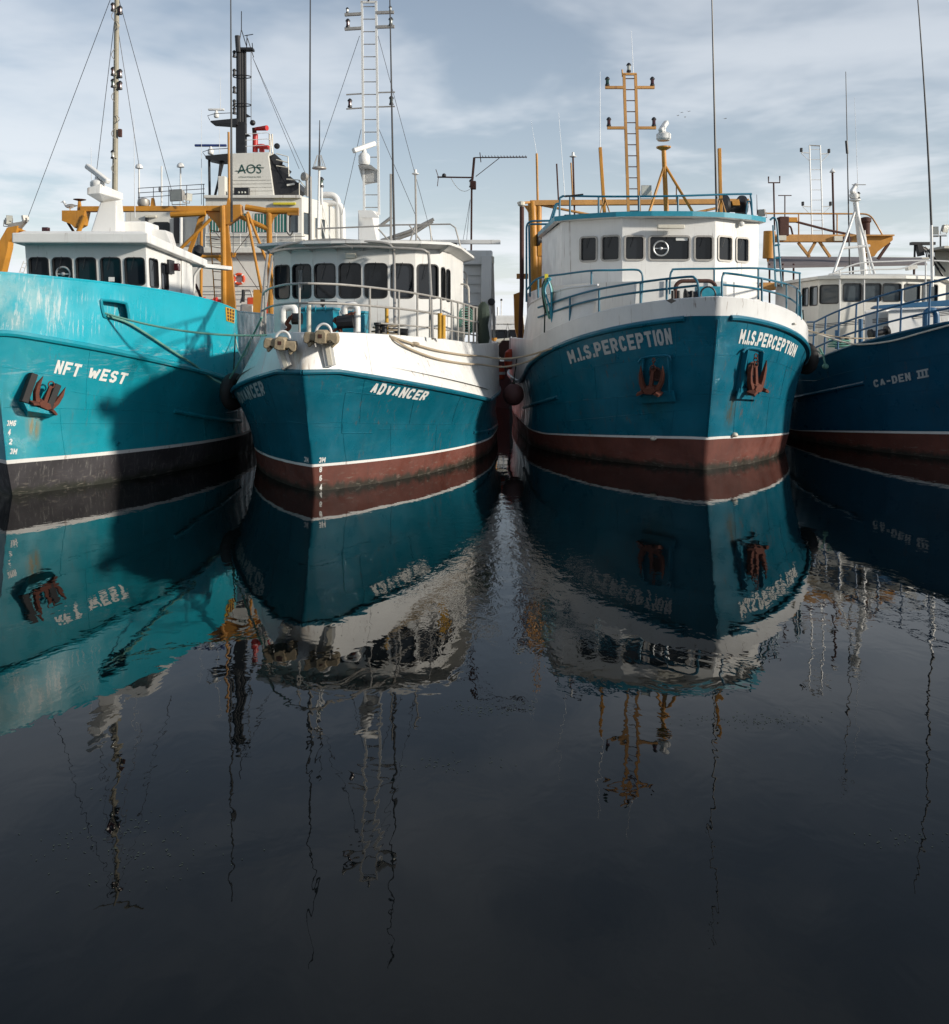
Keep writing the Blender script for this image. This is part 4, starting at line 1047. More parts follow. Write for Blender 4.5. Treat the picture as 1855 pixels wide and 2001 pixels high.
# foredeck gear
def goose(x, y0, y1, s, r, dirx, parent, m='gear_white'):
    a = q2(x, y0, s); b = q2(x, y1, s); w = 0.30
    pts = bend([a, b, b + Vector((dirx * w, 0, 0)), b + Vector((dirx * w, 0, -0.22))], 0.14, 5)
    return MB().tube(pts, r, 12).build('vent_pipe', m, parent)
goose(553, 655, 600, 2.6, 0.10, 1, b2); goose(698, 658, 596, 1.3, 0.085, -1, b2)
def hatch(x0, x1, y0, y1, s, dep):
    a, b = q2(x0, y1, s), q2(x1, y0, s); c = (a + b) / 2
    o = MB().box((c.x, c.y + dep / 2, c.z), (b.x - a.x, dep, b.z - a.z)).build('deck_locker', 'blue_box', b2, bevel=0.02)
    MB().box((c.x, c.y + dep / 2 - .02, b.z), (b.x - a.x + .06, dep + .06, .06)).build('lid', 'blue_box', o, bevel=0.012)
    for k in (-.3, 0, .3): MB().tube(smoothpath([V(c.x + k * (b.x - a.x), c.y - .03, b.z - .10), V(c.x + k * (b.x - a.x), c.y - .07, b.z - .02), V(c.x + k * (b.x - a.x), c.y - .03, b.z + .06)], 3), .014, 5).build('latch', 'blue_box', o)
hatch(586, 650, 603, 668, 1.5, 0.7); hatch(668, 713, 610, 668, 2.4, 0.6)
wd = empty('windlass', (0, 0, 0), 0, b2)
def bar(name, p0, p1, r, m, par, n=10): return MB().tube([p0, p1], r, n).build(name, m, par)
bar('drum', q2(572, 623, 1.4), q2(590, 623, 1.4), 0.14, 'black', wd); bar('drum', q2(660, 630, 1.2), q2(692, 628, 1.2), 0.16, 'black', wd)
MB().beam(q2(604, 591, 2.0), q2(659, 591, 2.0), 0.06, 0.05).build('spreader', 'black', wd, smooth=False); MB().box(q2(631, 591, 2.0), (0.09, 0.1, 0.15)).build('clamp', 'black', wd)
bar('support', q2(631, 596, 2.0), q2(631, 655, 2.0), 0.03, 'black', wd)
for pts in ([(568, 620), (561, 632), (566, 640), (552, 652), (547, 652)], [(690, 612), (668, 622), (655, 626), (664, 640), (640, 650), (632, 652)], [(664, 640), (668, 652), (680, 654)]):
    P_ = smoothpath([q2(x, y, 1.2) for x, y in pts], 6); mbc = MB()
    for i, p in enumerate(P_[:-1]):
        d = (P_[i + 1] - p).normalized(); sidev = d.cross(Vector((0, 1, 0))) if i % 2 else Vector((0, 1, 0))
        mbc.tube([p + d * .06 * math.cos(t) + sidev * .035 * math.sin(t) for t in [k * math.pi / 4 for k in range(8)]], 0.016, 5, 0, True)
    mbc.build('anchor_chain', 'rust', wd)
for x in (739, 751):
    MB().lathe(q2(x, 655, 1.6), [(0.07, 0), (0.07, .22), (0.10, .24), (0.10, .30)], 12).build('bollard', 'black', b2)
for x, yt, r in ((604, 596, .05), (756, 600, .045), (860, 612, .06), (867, 616, .055)):
    MB().tube([q2(x, 662, 1.0 if x < 700 else 2.2 if x < 800 else 3.2), q2(x, yt, 1.0 if x < 700 else 2.2 if x < 800 else 3.2)], r, 10).build('deck_post', 'cream' if x < 700 else 'yellow_post', b2)
bar('roller', q2(774, 649, 1.9), q2(797, 650, 1.9), 0.10, 'black', b2)
MB().tube([q2(756, 662, 2.0) + Vector((.4 * math.cos(t * .5) + .02 * t * .1, .25 * math.sin(t * .5), .02 + .008 * t)) for t in range(44)], 0.022, 6).build('rope_coil', 'rope_tan', b2)
# bow posts carrying the anchors
for (x0, y0, x1, y1, sd) in ((556, 672, 566, 719, -1), (634, 664, 645, 716, 1)):
    n_ = Vector((0.12 * sd, -1, 0.25)).normalized()
    a, b = H2.on(3, x0, y0, sd, 0.10), H2.on(3, x1, y1, sd, 0.05)
    o = MB().beam(a, b, 0.24, 0.16, n_).build('anchor_post', 'bulwark2', b2, smooth=False, bevel=0.01)
    MB().beam(a + n_ * .095, b + n_ * .095, 0.09, 0.03, n_).build('post_flange', 'cream', o, smooth=False)
def crown_anchor(x, y, s, w, rot, m, label):
    c = q2(x, y, s); k = w; mb = MB(); ro = Matrix.Rotation(rot, 4, 'Y') @ Matrix.Rotation(rot * .8, 4, 'Z')
    T = lambda a, b, d: ro @ (Vector((a, d, b)) * k)
    mb.prism([T(a, b, -.22) for a, b in ((-.16, -.16), (.0, -.20), (.16, -.16), (.17, .12), (.10, .2), (-.10, .2), (-.17, .12))], [T(a, b, .2) for a, b in ((-.2, -.18), (0, -.2), (.2, -.18), (.2, .14), (.12, .22), (-.12, .22), (-.2, .14))])
    for sd in (-1, 1):
        mb.prism([T(sd * a, b, -.16) for a, b in ((.12, .10), (.30, .12), (.46, .14), (.50, .02), (.49, -.16), (.40, -.2), (.28, -.1), (.12, -.13))], [T(sd * a, b, .22) for a, b in ((.12, .12), (.30, .14), (.44, .14), (.48, .02), (.47, -.12), (.40, -.16), (.28, -.06), (.12, -.1))])
        mb.prism([T(sd * a, b, -.1) for a, b in ((.24, -.14), (.42, -.15), (.36, -.30), (.30, -.30))], [T(sd * a, b, .55) for a, b in ((.26, -.05), (.42, -.05), (.38, -.16), (.30, -.16))])
    o = mb.build('anchor', m, bevel=0.022, smooth=True, angle=30)
    place(o, F2, c)
    mb = MB(); mb.box(T(0, .03, -.2206), (.11 * k, .02 * k, .11 * k), 0); ho = mb.build('shackle_hole', 'rust_dark', o, smooth=False)
    mb = MB(); mb.beam(T(0, 0, .1), T(0, .02, 1.15), .13 * k, .13 * k); mb.build('shank', 'cast_beige', o, bevel=0.01)
    mb = MB(); mb.tube([T(.22 * math.cos(t), .12 + .26 * math.sin(t), .22) for t in [math.pi * i / 12 for i in range(13)]], .028, 8); mb.build('hoop', 'gear_white', o)
    return tag(o, label, 'anchor', 'anchors stowed on the bows')
crown_anchor(549, 672, -1.05, 0.70, R(7), 'cast_beige', 'cream painted anchor crown resting on the white bow, left of the pair')
crown_anchor(629, 659, -1.05, 0.74, R(2), 'cast_beige', 'stained brown anchor crown resting on the white bow, right of the pair')

# ladder mast, radar, aerials on and behind the wheelhouse
Ms = 10.5
A = lambda x, y, s=Ms: q2(x, y, s)
lad2 = ladder_mast(b2, A(712, 420), A(707.5, 3), A(741, 420), A(735, 3), 0.035, 'white', 17, 'ladder_mast', 0.016, True, 'galv')
MB().beam(A(705, 4), A(737, 4), 0.07, 0.07).build('mast_head', 'white', lad2, smooth=False)
for y, xl, xr in ((27, 674, 770), (55, 674, 771), (183, 677, 772), (211, 677, 772)):
    th = 0.09 if y < 100 else 0.04
    MB().beam(A(707 if y < 100 else 709, y), A(xl, y + 2), th, th).build('arm', 'galv', lad2, smooth=False)
    MB().beam(A(736, y - 2), A(xr, y - 3), th, th).build('arm', 'galv', lad2, smooth=False)
for x, y, ln in ((680, 54, 'lamp_red'), (684, 210, 'lamp_red'), (763, 23, 'lamp_clear'), (764, 51, 'lamp_green'), (765, 205, 'lamp_green'), (679, 26, 'lamp_clear'), (721, 3, 'lamp_clear')):
    lamp(A(x, y), lad2, ln, 0.30 if y > 30 else .2)
for a, b in (((703, 70), (625, 300)), ((739, 70), (846, 470)), ((706, 253), (668, 420)), ((741, 253), (812, 420))):
    MB().tube([A(*a), A(b[0], b[1], Ms + 1)], 0.009, 5).build('stay', 'wire', lad2)
MB().prism([A(702, 330), A(723, 330), A(740, 356), A(711, 362)], [A(700, 322, Ms - .5), A(725, 322, Ms - .5), A(741, 335), A(705, 326)]).build('radar_bracket', 'white', lad2, smooth=False)
radar(lad2, A(712, 322, Ms - .4), 0.86, R(38), (0.19, 0.40), pitch=R(-22), th=0.17)
MB().prism([A(700, 490, 9.5), A(742, 490, 9.5), A(742, 490, 11), A(700, 490, 11)], [A(700, 411, 9.5), A(726, 411, 9.5), A(741, 414, 11), A(701, 413, 11)]).build('mast_casing', 'white', b2, smooth=False, bevel=0.03)
MB().plate([A(700, 411, 9.3), A(727, 411, 9.3), A(742, 426, 9.3), A(703, 424, 9.3)], 0.06).build('casing_lip', 'white', b2, smooth=False)
whip(A(605, 478, 6), A(607, -110, 6), 0.035, b2); whip(A(771, 480, 6), A(760, -110, 6), 0.035, b2)
MB().tube([A(764, 490, 6), A(764, 340, 6)], 0.035, 8).build('aerial_pole', 'galv', b2)
MB().tube([A(608, 490, 6), A(607, 345, 6)], 0.035, 8).build('aerial_pole', 'galv', b2)
ap = MB().tube([A(814, 490, 8), A(812, 342, 8)], 0.03, 8).build('aerial_pole', 'galv', b2)
MB().lathe(A(812, 342, 8), [(0.05, 0), (0.11, .03), (0.11, .05), (0.05, .07), (0.04, .16), (0.01, .18)], 12).build('aerial_dome', 'gear_white', ap)
ap = MB().tube([A(621, 490, 8), A(624, 330, 8)], 0.035, 8).build('aerial_pole', 'gear_white', b2)
MB().lathe(A(624, 330, 8), [(0.22, 0), (0.22, .03), (0.2, .05)], 12).build('aerial_cage', 'galv', ap); whip(A(624, 330, 8), A(625, 235, 8), 0.03, ap)
for k in range(6):
    t = k * math.pi / 3; c = A(624, 330, 8); MB().tube([c + V(.2 * math.cos(t), .2 * math.sin(t), .03), c + V(.06 * math.cos(t), .06 * math.sin(t), .42)], 0.01, 5).build('cage_wire', 'galv', ap)
ap2 = MB().tube([A(629, 400, 8.2), A(628, 350, 8.2)], 0.04, 8).build('aerial_pole', 'gear_white', b2); lamp(A(628, 366, 8.2), ap2, 'lamp_green', .32)
# comb aerial pole aft
ya = MB().tube([A(921, 500, 14), A(922, 365, 14)], 0.035, 8).build('aerial_pole', 'rust_dark', b2)
MB().tube([A(922, 365, 14), A(927, 308, 14)], 0.045, 8).build('pole_head', 'rust_dark', ya)
MB().tube([A(927, 308, 14), A(1030, 307, 14)], 0.022, 6).build('boom', 'rust_dark', ya)
for i in range(15):
    c = A(944 + i * 6, 307, 14); MB().tube([c + V(0, -.28, 0), c + V(0, .28, .02)], 0.012, 5).build('element', 'rust_dark', ya)
MB().tube([A(938, 298, 14), A(940, 317, 14)], 0.018, 6).build('element', 'rust_dark', ya); MB().tube([A(930, 345, 14), A(976, 309, 14)], 0.014, 5).build('strut', 'rust_dark', ya)
MB().tube([A(926, 347, 14), A(855, 346, 14)], 0.03, 6).build('boom', 'rust_dark', ya)
MB().tube([A(852, 331, 14), A(857, 346, 14), A(855, 364, 14)], 0.014, 5).build('element', 'rust_dark', ya); MB().ball(A(868, 343, 14), 0.08).build('insulator', 'black', ya)
MB().tube(sag(A(880, 345, 14), A(918, 370, 14), .25, 8), 0.008, 5).build('feeder', 'rope_tan', ya)
MB().box(A(925, 362, 14), (0.2, 0.2, 0.3)).build('junction_box', 'rust_dark', ya, bevel=0.02); lamp(A(921, 366, 14), ya, 'lamp_clear', .3)
for x in (905, 912): MB().tube([A(919, 390, 14), A(x, 470, 14)], 0.008, 5).build('stay', 'wire', ya)
# white stern gantry on the right
sg = MB().beam(A(905, 504, 13.5), A(962, 504, 13.5), 0.5, 0.5).build('stern_gantry', 'white', b2, smooth=False, bevel=0.02)
MB().prism([A(905, 640, 13.5), A(945, 640, 13.5), A(948, 640, 15), A(910, 640, 15)], [A(906, 500, 13.5), A(945, 500, 13.5), A(948, 500, 15), A(910, 500, 15)]).build('gantry_casing', 'white', sg, smooth=False, bevel=0.02)
for k in range(7):
    MB().beam(A(909, 520 + 17 * k, 13.45), A(942, 520 + 17 * k, 13.45), .04, .03).build('casing_rib', 'white', sg, smooth=False)
MB().box(A(926, 610, 13.45), (.5, .05, .8)).build('casing_door', 'white', sg, smooth=False, bevel=.02)
MB().beam(A(952, 500, 13.2), A(950, 690, 13.2), 0.36, 0.4, (0, 1, 0)).build('gantry_leg', 'white', sg, smooth=False, bevel=0.02)
MB().beam(A(962, 510, 13.2), A(966, 660, 13.2), 0.10, 0.2, (0, 1, 0)).build('hydraulic_ram', 'galv', sg, smooth=False); MB().box(A(960, 508, 13.2), (0.2, 0.3, 0.24)).build('lamp_box', 'cream', sg, bevel=.02)
MB().lathe(A(961, 590, 13), [(0.02, 0), (0.13, .03), (0.13, .10), (0.02, .12)], 12, 0, (0, -1, 0)).build('block', 'black', sg)
MB().beam(A(742, 473, 12), A(978, 473, 12), 0.2, 0.14).build('boom', 'white', sg, smooth=False, bevel=.01)
MB().beam(A(872, 478, 11.8), A(893, 478, 11.8), 0.1, 0.12).build('work_lamp', 'black', sg)
floodlight(b2, A(900, 490, 10), 0.3, 0.2, 0.25, R(20), .3)
for i in range(3):
    MB().tube(bend([A(896 + i, 530 + i * 14, 10), A(912 - i, 532 + i * 14, 10), A(914, 565, 10)], .15), 0.022, 6).build('ladder_rail', 'galv', b2)
MB().tube(bend([A(896, 555, 9), A(916, 556, 9), A(917, 592, 9)], .15), 0.03, 6).build('grab_rail', 'galv', b2)
# folded cranes on the after deck seen above the roof
for pts in ([(745, 470, 13), (800, 452, 13), (848, 428, 13)], [(745, 478, 13), (810, 455, 13), (846, 432, 13)], [(745, 440, 13), (766, 424, 13)]):
    MB().tube([A(*p) for p in pts], 0.06, 8).build('crane_jib', 'galv', b2)
# coiled hose, drums and net heap by the after rail
MB().lathe(A(924, 650, 9), [(0.2, 0), (0.28, .1), (0.26, .7), (0.15, .85)], 14).build('hose_drum', 'black', b2)
for k in range(6): MB().tube([A(912, 640 - k * 5, 8.6) + V(.22 * math.cos(t), -.1, .22 * math.sin(t)) for t in [2 * math.pi * i / 14 for i in range(14)]], .018, 5, 0, True).build('hose_coil', 'rope_green', b2)
MB().lathe(A(945, 680, 8.6), [(0.12, 0), (0.2, .3), (0.14, .7), (0.2, 1.0), (0.16, 1.3), (0.05, 1.42)], 10).build('net_bundle', 'rope_dark', b2)
MB().box(A(902, 650, 7.6), (0.22, .2, .3)).build('deck_box', 'cream', b2, bevel=.02)
# ------------------------------------------------------------------ boat 3: blue, two rusty anchors
q3 = F3.ats
_ra = spot_on(H3, 2, 1428, 800, 1); _rb3 = spot_on(H3, 2, 1280, 790, -1)
paint('topside3', (0.002, 0.118, 0.182), 0.34, 0.18, 0.3, rust=0.10, runs=0.5, frames=0.12, rub=[(3.3, 0.5, 0.4, (0.02, 0.20, 0.30)), (1.2, 0.5, 0.35, (0.02, 0.12, 0.15))], dent=0.04, dirt=(0.003, 0.045, 0.075),
      spots=[((_ra[0], _ra[1], _ra[2]), (0.28, 0.4, 0.75), 0.85, (0.07, 0.05, 0.015)), ((_rb3[0], _rb3[1], _rb3[2]), (0.55, 0.6, 0.6), 0.5, (0.01, 0.06, 0.05))])
paint('bulwark3', (0.64, 0.64, 0.63), 0.42, 0.08, 0.2, rust=0.08, runs=0.65, frames=0.12, dent=0.05, dirt=(0.34, 0.32, 0.28))
paint('antifoul3', (0.13, 0.038, 0.026), 0.6, 0.28, 0.6, sscale=1.6, scum=True, rust=0.35, dent=0.025, dirt=(0.06, 0.035, 0.03))
H3.band('hull_bottom', 0, 0, 1, 'antifoul3', b3, 2)
H3.band('boot_top', 1, 0, 0.92, 'antifoul3', b3, 3)
H3.band('boot_stripe', 1, 0.92, 1.0, 'white', b3, 1)
H3.band('topsides', 2, 0, 1, 'topside3', b3, 10)
H3.band('bulwark', 3, 0, 1, 'bulwark3', b3, 4)
H3.finish(b3, 'bulwark3', 'bulwark3', 'deck_grey', 0.03, dz=0.1)
for sd, a, b in ((-1, .10, 1.0), (1, .06, 1.0)): H3.strake('rubbing_strake', 2, 0.985, 0.075, 'topside3', b3, a, b, (sd,), 0.02)
H3.text('name_lettering', 'M.I.S.PERCEPTION', 2, -1, (1115, 711), (1315, 672), (1108, 687), 'letter_white_shaded', b3, 0.025)
H3.text('name_lettering', 'M.I.S.PERCEPTION', 2, 1, (1443, 671), (1551, 698), (1449, 643), 'letter_white', b3, 0.025)
MB().tube([H3.on(2, 1024 + (1090 - 1024) * i / 6, 796 - 20 * i / 6, -1) for i in range(7)], 0.06, 8).build('fender_bar', 'topside3', b3)
for (xa, ya, xb, yb, sd) in ((1317, 698, 1375, 698, -1), (1090, 825, 1350, 800, -1), (1385, 760, 1420, 766, 1)):
    ua_, wa_ = H3.uv(2, xa, ya, sd); ub_, wb_ = H3.uv(2, xb, yb, sd)
    MB().tube([H3.pt(2, ua_ + (ub_ - ua_) * i / 14, wa_ + (wb_ - wa_) * i / 14, sd) for i in range(15)], 0.008, 5).build('weld_seam', 'topside3', b3)
for x, y, sd in ((1278, 856, -1), (1434, 849, 1)):
    MB().ball(H3.on(1, x, y, sd, 0.03), 0.09, sc=(1, 1, .7)).build('anode', 'cream', b3)
# stem bar
MB().tube([H3.pt(bn, 0.0, w, 1) + Vector((0, -.01, 0)) for bn, w in ((2, 0), (2, .3), (2, .6), (2, .97))], 0.022, 8).build('stem_bar', 'topside3', b3)
H3.seams(2, 'topside3', b3, (0.36, 0.68), (0.12, 0.24, 0.36, 0.48))
# anchor pockets: doubler plate with side cheeks and sill
def pocket(cx, cy, side, w, h):
    pp, ex, ey, n = frame_on(H3, 2, cx, cy, side)
    o = MB().plate([pp + n * .014 + ex * x + ey * y for x, y in ((-w / 2, -h / 2), (w / 2, -h / 2), (w * .42, h / 2), (-w * .42, h / 2))], 0.03).build('anchor_plate', 'topside3', b3, smooth=False, bevel=.01)
    for sx in (-1, 1): MB().beam(pp + n * .09 + ex * sx * w * .46 - ey * h * .48, pp + n * .07 + ex * sx * w * .38 + ey * h * .5, .05, .14, n).build('cheek', 'topside3', o, smooth=False)
    MB().tube(smoothpath([pp + n * .09 + ex * x * w + ey * y * h for x, y in ((-.55, .42), (-.40, .52), (0, .55), (.38, .52), (.44, .4))], 4), .03, 6).build('pocket_rim', 'topside3', o)
    MB().beam(pp + n * .12 - ex * w * .55 - ey * h * .52, pp + n * .12 + ex * w * .6 - ey * h * .5, .28, .04, n).build('sill', 'topside3', o, smooth=False)
    MB().lathe(pp + n * .045 + ey * .08, [(0.16, 0), (0.20, .03), (0.17, .08), (0.13, .02)], 16, 0, n).build('hawse_pipe', 'rust_dark', o)
pocket(1285, 735, -1, 0.92, 1.05); pocket(1463, 725, 1, 0.95, 1.15)
stowed_anchor(F3, H3, 2, 1279, 757, -1, 0.86, R(-4), 0.16, 'rust', 'rusty red anchor in its pocket on the shaded side of the blue bow')
stowed_anchor(F3, H3, 2, 1462, 752, 1, 0.92, R(10), 0.16, 'rust', 'rusty red anchor in its pocket on the sunlit side of the blue bow')

# raised forecastle block and wheelhouse
VC = 0.15
zd = 4.2
ringl = [(VC - 2.55, 4.1), (VC - 1.35, 3.1), (VC + 1.35, 3.1), (VC + 2.55, 4.1), (VC + 3.5, 6.5), (VC + 3.5, 12), (VC - 3.6, 12), (VC - 3.6, 6.5)]
dk, _, _ = wheelhouse(F3, b3, ringl, 3.2, 5.0, {}, name='deckhouse')
ring3 = [(VC - 3.12, 5.6), (VC - 1.42, 4.5), (VC + 1.42, 4.5), (VC + 3.12, 5.6), (VC + 3.2, 10.5), (VC - 3.2, 10.5)]
zb, zt = 5.0, 6.98
h3 = lambda z: (z - zb) / (zt - zb)
wh3, bt3, tp3 = wheelhouse(F3, b3, ring3, zb, zt, {
    0: [(0.33, 0.58, h3(5.74), h3(6.44)), (0.68, 0.95, h3(5.74), h3(6.44))],
    1: [(0.035, 0.225, h3(5.74), h3(6.42)), (0.295, 0.715, h3(5.74), h3(6.42)), (0.785, 0.965, h3(5.74), h3(6.42))],
    2: [(0.07, 0.36, h3(5.74), h3(6.44)), (0.48, 0.74, h3(5.74), h3(6.44))]}, lean=0.04, r=0.07, fw=0.05, mats=('galv', 'glass'), proud=0.035, wipers=True)
clear_view([bt3[1], bt3[2], tp3[2], tp3[1]], 0.415, h3(6.07), 0.22, wh3)
MB().box(quadpt([bt3[1], bt3[2], tp3[2], tp3[1]], 0.64, h3(6.36)) + Vector((0, .02, 0)), (0.36, .01, .10)).build('sticker', 'letter_white', wh3)
# curved teal-edged roof
def roof3(k, ds, z): return [Vector((VC + v * k, s - ds, z)) for v, s in ((-3.25, 5.9), (-2.6, 5.25), (-1.6, 4.65), (-.6, 4.42), (.6, 4.42), (1.6, 4.65), (2.6, 5.25), (3.25, 5.9), (3.25, 10.8), (-3.25, 10.8))]
mb = MB(); a, b_, c, d = roof3(.985, .02, zt), roof3(1.03, .35, zt + .02), roof3(1.03, .35, zt + .17), roof3(.9, -.2, zt + .24)
mb.loft([a, b_], 0, True); rf3 = mb.build('roof_soffit', 'white', wh3, smooth=False)
mb = MB(); mb.loft([b_, c, d], 0, True); mb.add(d, [tuple(range(len(d)))]); mb.build('roof', 'blue_box', wh3, smooth=False)
MB().box(q3(1311, 443, 4.2), (0.82, .16, .12)).build('strip_light', 'cream', wh3, bevel=.02)
MB().lathe(q3(1448, 438, 5.0), [(0.08, 0), (0.08, .1), (0.05, .12)], 12, 0, (0, -1, 0)).build('deck_light', 'gear_white', wh3)
# railings
bp = top_path(H3, 1052, 1366, -1, -1); rp = top_path(H3, 1411, 1567, 1, 1)
def railset(path, hs, posts, m='blue_tube', r=.03, closeend=None):
    o = rails('railing', path, hs, r, m, b3, posts)
    if closeend is not None:
        e = path[closeend]; e2 = path[closeend + (1 if closeend == 0 else -1)]
        MB().tube(bend([e2 + V(0, 0, max(hs)), e + V(0, 0, max(hs)), e + V(0, 0, .1)], .12), r, 8).build('end_hoop', m, o)
_up = lambda path, hs: [p + Vector((0, .08, 0)) for p in path]
def sighted_rail(pts, mid, posts, s_of, m='blue_tube', r=.03, fr=None, par=None, base=None):
    q = (fr or F3).ats
    o = MB().tube(smoothpath([q(x, y, s_of(x)) for x, y in pts], 5), r, 8).build('railing', m, par or b3)
    if mid: MB().tube(smoothpath([q(x, y, s_of(x)) for x, y in mid], 5), r, 8).build('mid_rail', m, o)
    for x, y0, y1 in posts: MB().tube([q(x, y0, s_of(x)), q(x, y1, s_of(x))], r, 8).build('stanchion', m, o)
    return o
def s_bow(x):      # station of the bulwark top under a column of the picture
    sd = 1 if x > 1396 else -1
    return min((abs(F3.pix(Vector((sd * u3.b(s), s, 4.6)))[0] - x), s) for s in [u3.s0 + .02 * i for i in range(420)])[1] + .06
sighted_rail([(1052, 601), (1114, 580), (1171, 565), (1255, 551), (1342, 541), (1358, 544), (1364, 556), (1367, 582)], [(1052, 620), (1114, 598), (1171, 584), (1248, 571), (1362, 558)],
             [(1114, 627, 580), (1171, 612, 565), (1252, 596, 551), (1303, 590, 546)], s_bow)
sighted_rail([(1411, 580), (1411, 550), (1414, 537), (1421, 534), (1483, 543), (1537, 555), (1558, 565), (1566, 580)], [(1412, 556), (1483, 565), (1537, 580), (1566, 600)],
             [(1489, 590, 544), (1537, 606, 555), (1558, 618, 565), (1565, 625, 580)], s_bow)
s_up = lambda x: 3.0 if 1150 < x < 1480 else 5.0
sighted_rail([(1029, 567), (1052, 544), (1100, 536), (1156, 529), (1200, 528), (1240, 527), (1252, 531), (1256, 545), (1253, 592)], None, [(1156, 575, 529), (1052, 590, 544)], lambda x: 3.0 + max(0, (1160 - x)) * .02)
sighted_rail([(1309, 575), (1310, 540), (1314, 529), (1322, 526), (1396, 525), (1480, 524), (1530, 529), (1564, 534)], None, [(1396, 580, 525), (1482, 585, 524), (1563, 600, 534)], lambda x: 3.0 + max(0, (x - 1480)) * .03)
# winch behind the bow
wn3 = empty('windlass', (0, 0, 0), 0, b3)
MB().tube(bend([q3(1320, 600, 1.6), q3(1320, 558, 1.6), q3(1330, 549, 1.6), q3(1390, 549, 1.6), q3(1399, 558, 1.6), q3(1399, 600, 1.6)], .1), .055, 8).build('frame', 'rust_dark', wn3)
for x in (1315, 1326, 1341, 1352): MB().tube([q3(x, 600, .9), q3(x, 568, .9)], .045, 8).build('lever', 'black', wn3)
MB().lathe(q3(1352, 578, 1.0), [(0.12, -.2), (0.2, -.18), (0.12, -.12), (0.12, .12), (0.2, .18), (0.12, .2)], 14, 0, (1, 0, 0)).build('drum', 'black', wn3)
MB().tube([q3(1384, 575, 1.1) + V(.2 * math.cos(t), 0, .2 * math.sin(t)) for t in [2 * math.pi * i / 18 for i in range(18)]], .025, 6, 0, True).build('handwheel', 'black', wn3)
MB().box(q3(1383, 580, 1.6), (.62, .4, .55)).build('winch_box', 'blue_box', wn3, bevel=.02)
MB().plate([q3(x, y, -1.18) for x, y in ((1302, 587), (1312, 583), (1322, 588), (1312, 593))], .03).build('chafe_pad', 'black', b3, smooth=False)
# roof gear: ladder mast
Rs = 8.2
B = lambda x, y, s=Rs: q3(x, y, s)
lm3 = ladder_mast(b3, B(1228.5, 425), B(1219.5, 145), B(1250, 425), B(1242, 145), 0.045, 'orange_pale', 13, 'ladder_mast', 0.018, True, 'rust_dark')
MB().beam(B(1216, 145), B(1244, 145), .09, .07).build('mast_head', 'orange_pale', lm3, smooth=False)
for y, xl, xr in ((171, 1183, 1279), (250, 1187, 1282)):
    MB().beam(B(1222, y), B(xl, y), .1, .09).build('arm', 'orange_pale', lm3, smooth=False); MB().beam(B(1242, y), B(xr, y), .1, .09).build('arm', 'orange_pale', lm3, smooth=False)
for x, y, ln in ((1187, 168, 'lamp_green'), (1275, 168, 'lamp_red'), (1190, 247, 'lamp_red'), (1278, 247, 'lamp_red'), (1229, 141, 'lamp_clear')): lamp(B(x, y), lm3, ln, .32)
whip(B(1238, 143), B(1234, 60), .012, lm3, 'whip_white'); MB().tube([B(1217, 150), B(1216, 136)], .03, 6).build('mast_pin', 'orange_pale', lm3)
# radar post with tripod braces
rp3 = MB().tube([B(1303, 425, 7), B(1297, 290, 7)], [.085, .075], 12).build('radar_post', 'orange', b3)
for x in (1268, 1356): MB().tube([B(1299, 322, 7), B(x, 418, 6.5)], .045, 8).build('brace', 'orange', rp3)
MB().lathe(B(1297, 289, 7), [(0.06, -.1), (0.24, .0), (0.24, .04)], 14).build('shelf', 'orange', rp3)
radar(rp3, B(1297, 275, 7), .62, R(52), (.24, .30), pitch=R(-38), th=.15)
for x0, x1, yt in ((1182, 1173, 288), (1409, 1406, 290)):
    o = MB().beam(B(x0, 425, 6.4), B(x1, yt, 6.4), .10, .12, (0, 1, 0)).build('aerial_post', 'orange', b3, smooth=False, bevel=.01)
    for dx in (-10, 12): MB().tube([B(x0 - 1, 382, 6.4), B(x0 + dx, 424, 6.1)], .022, 6).build('brace', 'orange_pale', o)
whip(B(1401, 425, 6.2), B(1389, -115, 6.2), .042, b3); whip(B(1173, 288, 6.4), B(1173, 140, 6.4), .014, b3, 'whip_white')
floodlight(b3, B(1262, 373, 7), .34, .34, .2, 0)
MB().tube([B(1322, 362, 7), B(1322, 395, 7)], .02, 6).build('aerial_stub', 'orange_pale', b3)
# roof rail
sighted_rail([(1094, 442), (1094, 392), (1098, 385), (1110, 383), (1200, 384), (1320, 383), (1455, 379), (1467, 384), (1470, 420)], None, [(1170, 425, 383), (1114, 440, 384), (1249, 422, 383), (1325, 420, 383)], lambda x: 5.6 + abs(x - 1300) * .004, r=.032)
MB().tube([q3(1104, 384, 5.5), q3(1140, 380, 5.5)], .03, 6).build('aerial_base', 'black', b3); whip(q3(1104, 383, 5.5), q3(1092, 220, 5.5), .010, b3, 'whip_white')
MB().plate([q3(1103, 430, 5.4), q3(1128, 430, 5.4), q3(1128, 420, 5.4), q3(1103, 420, 5.4)], .2).build('horn_box', 'black', b3, smooth=False)
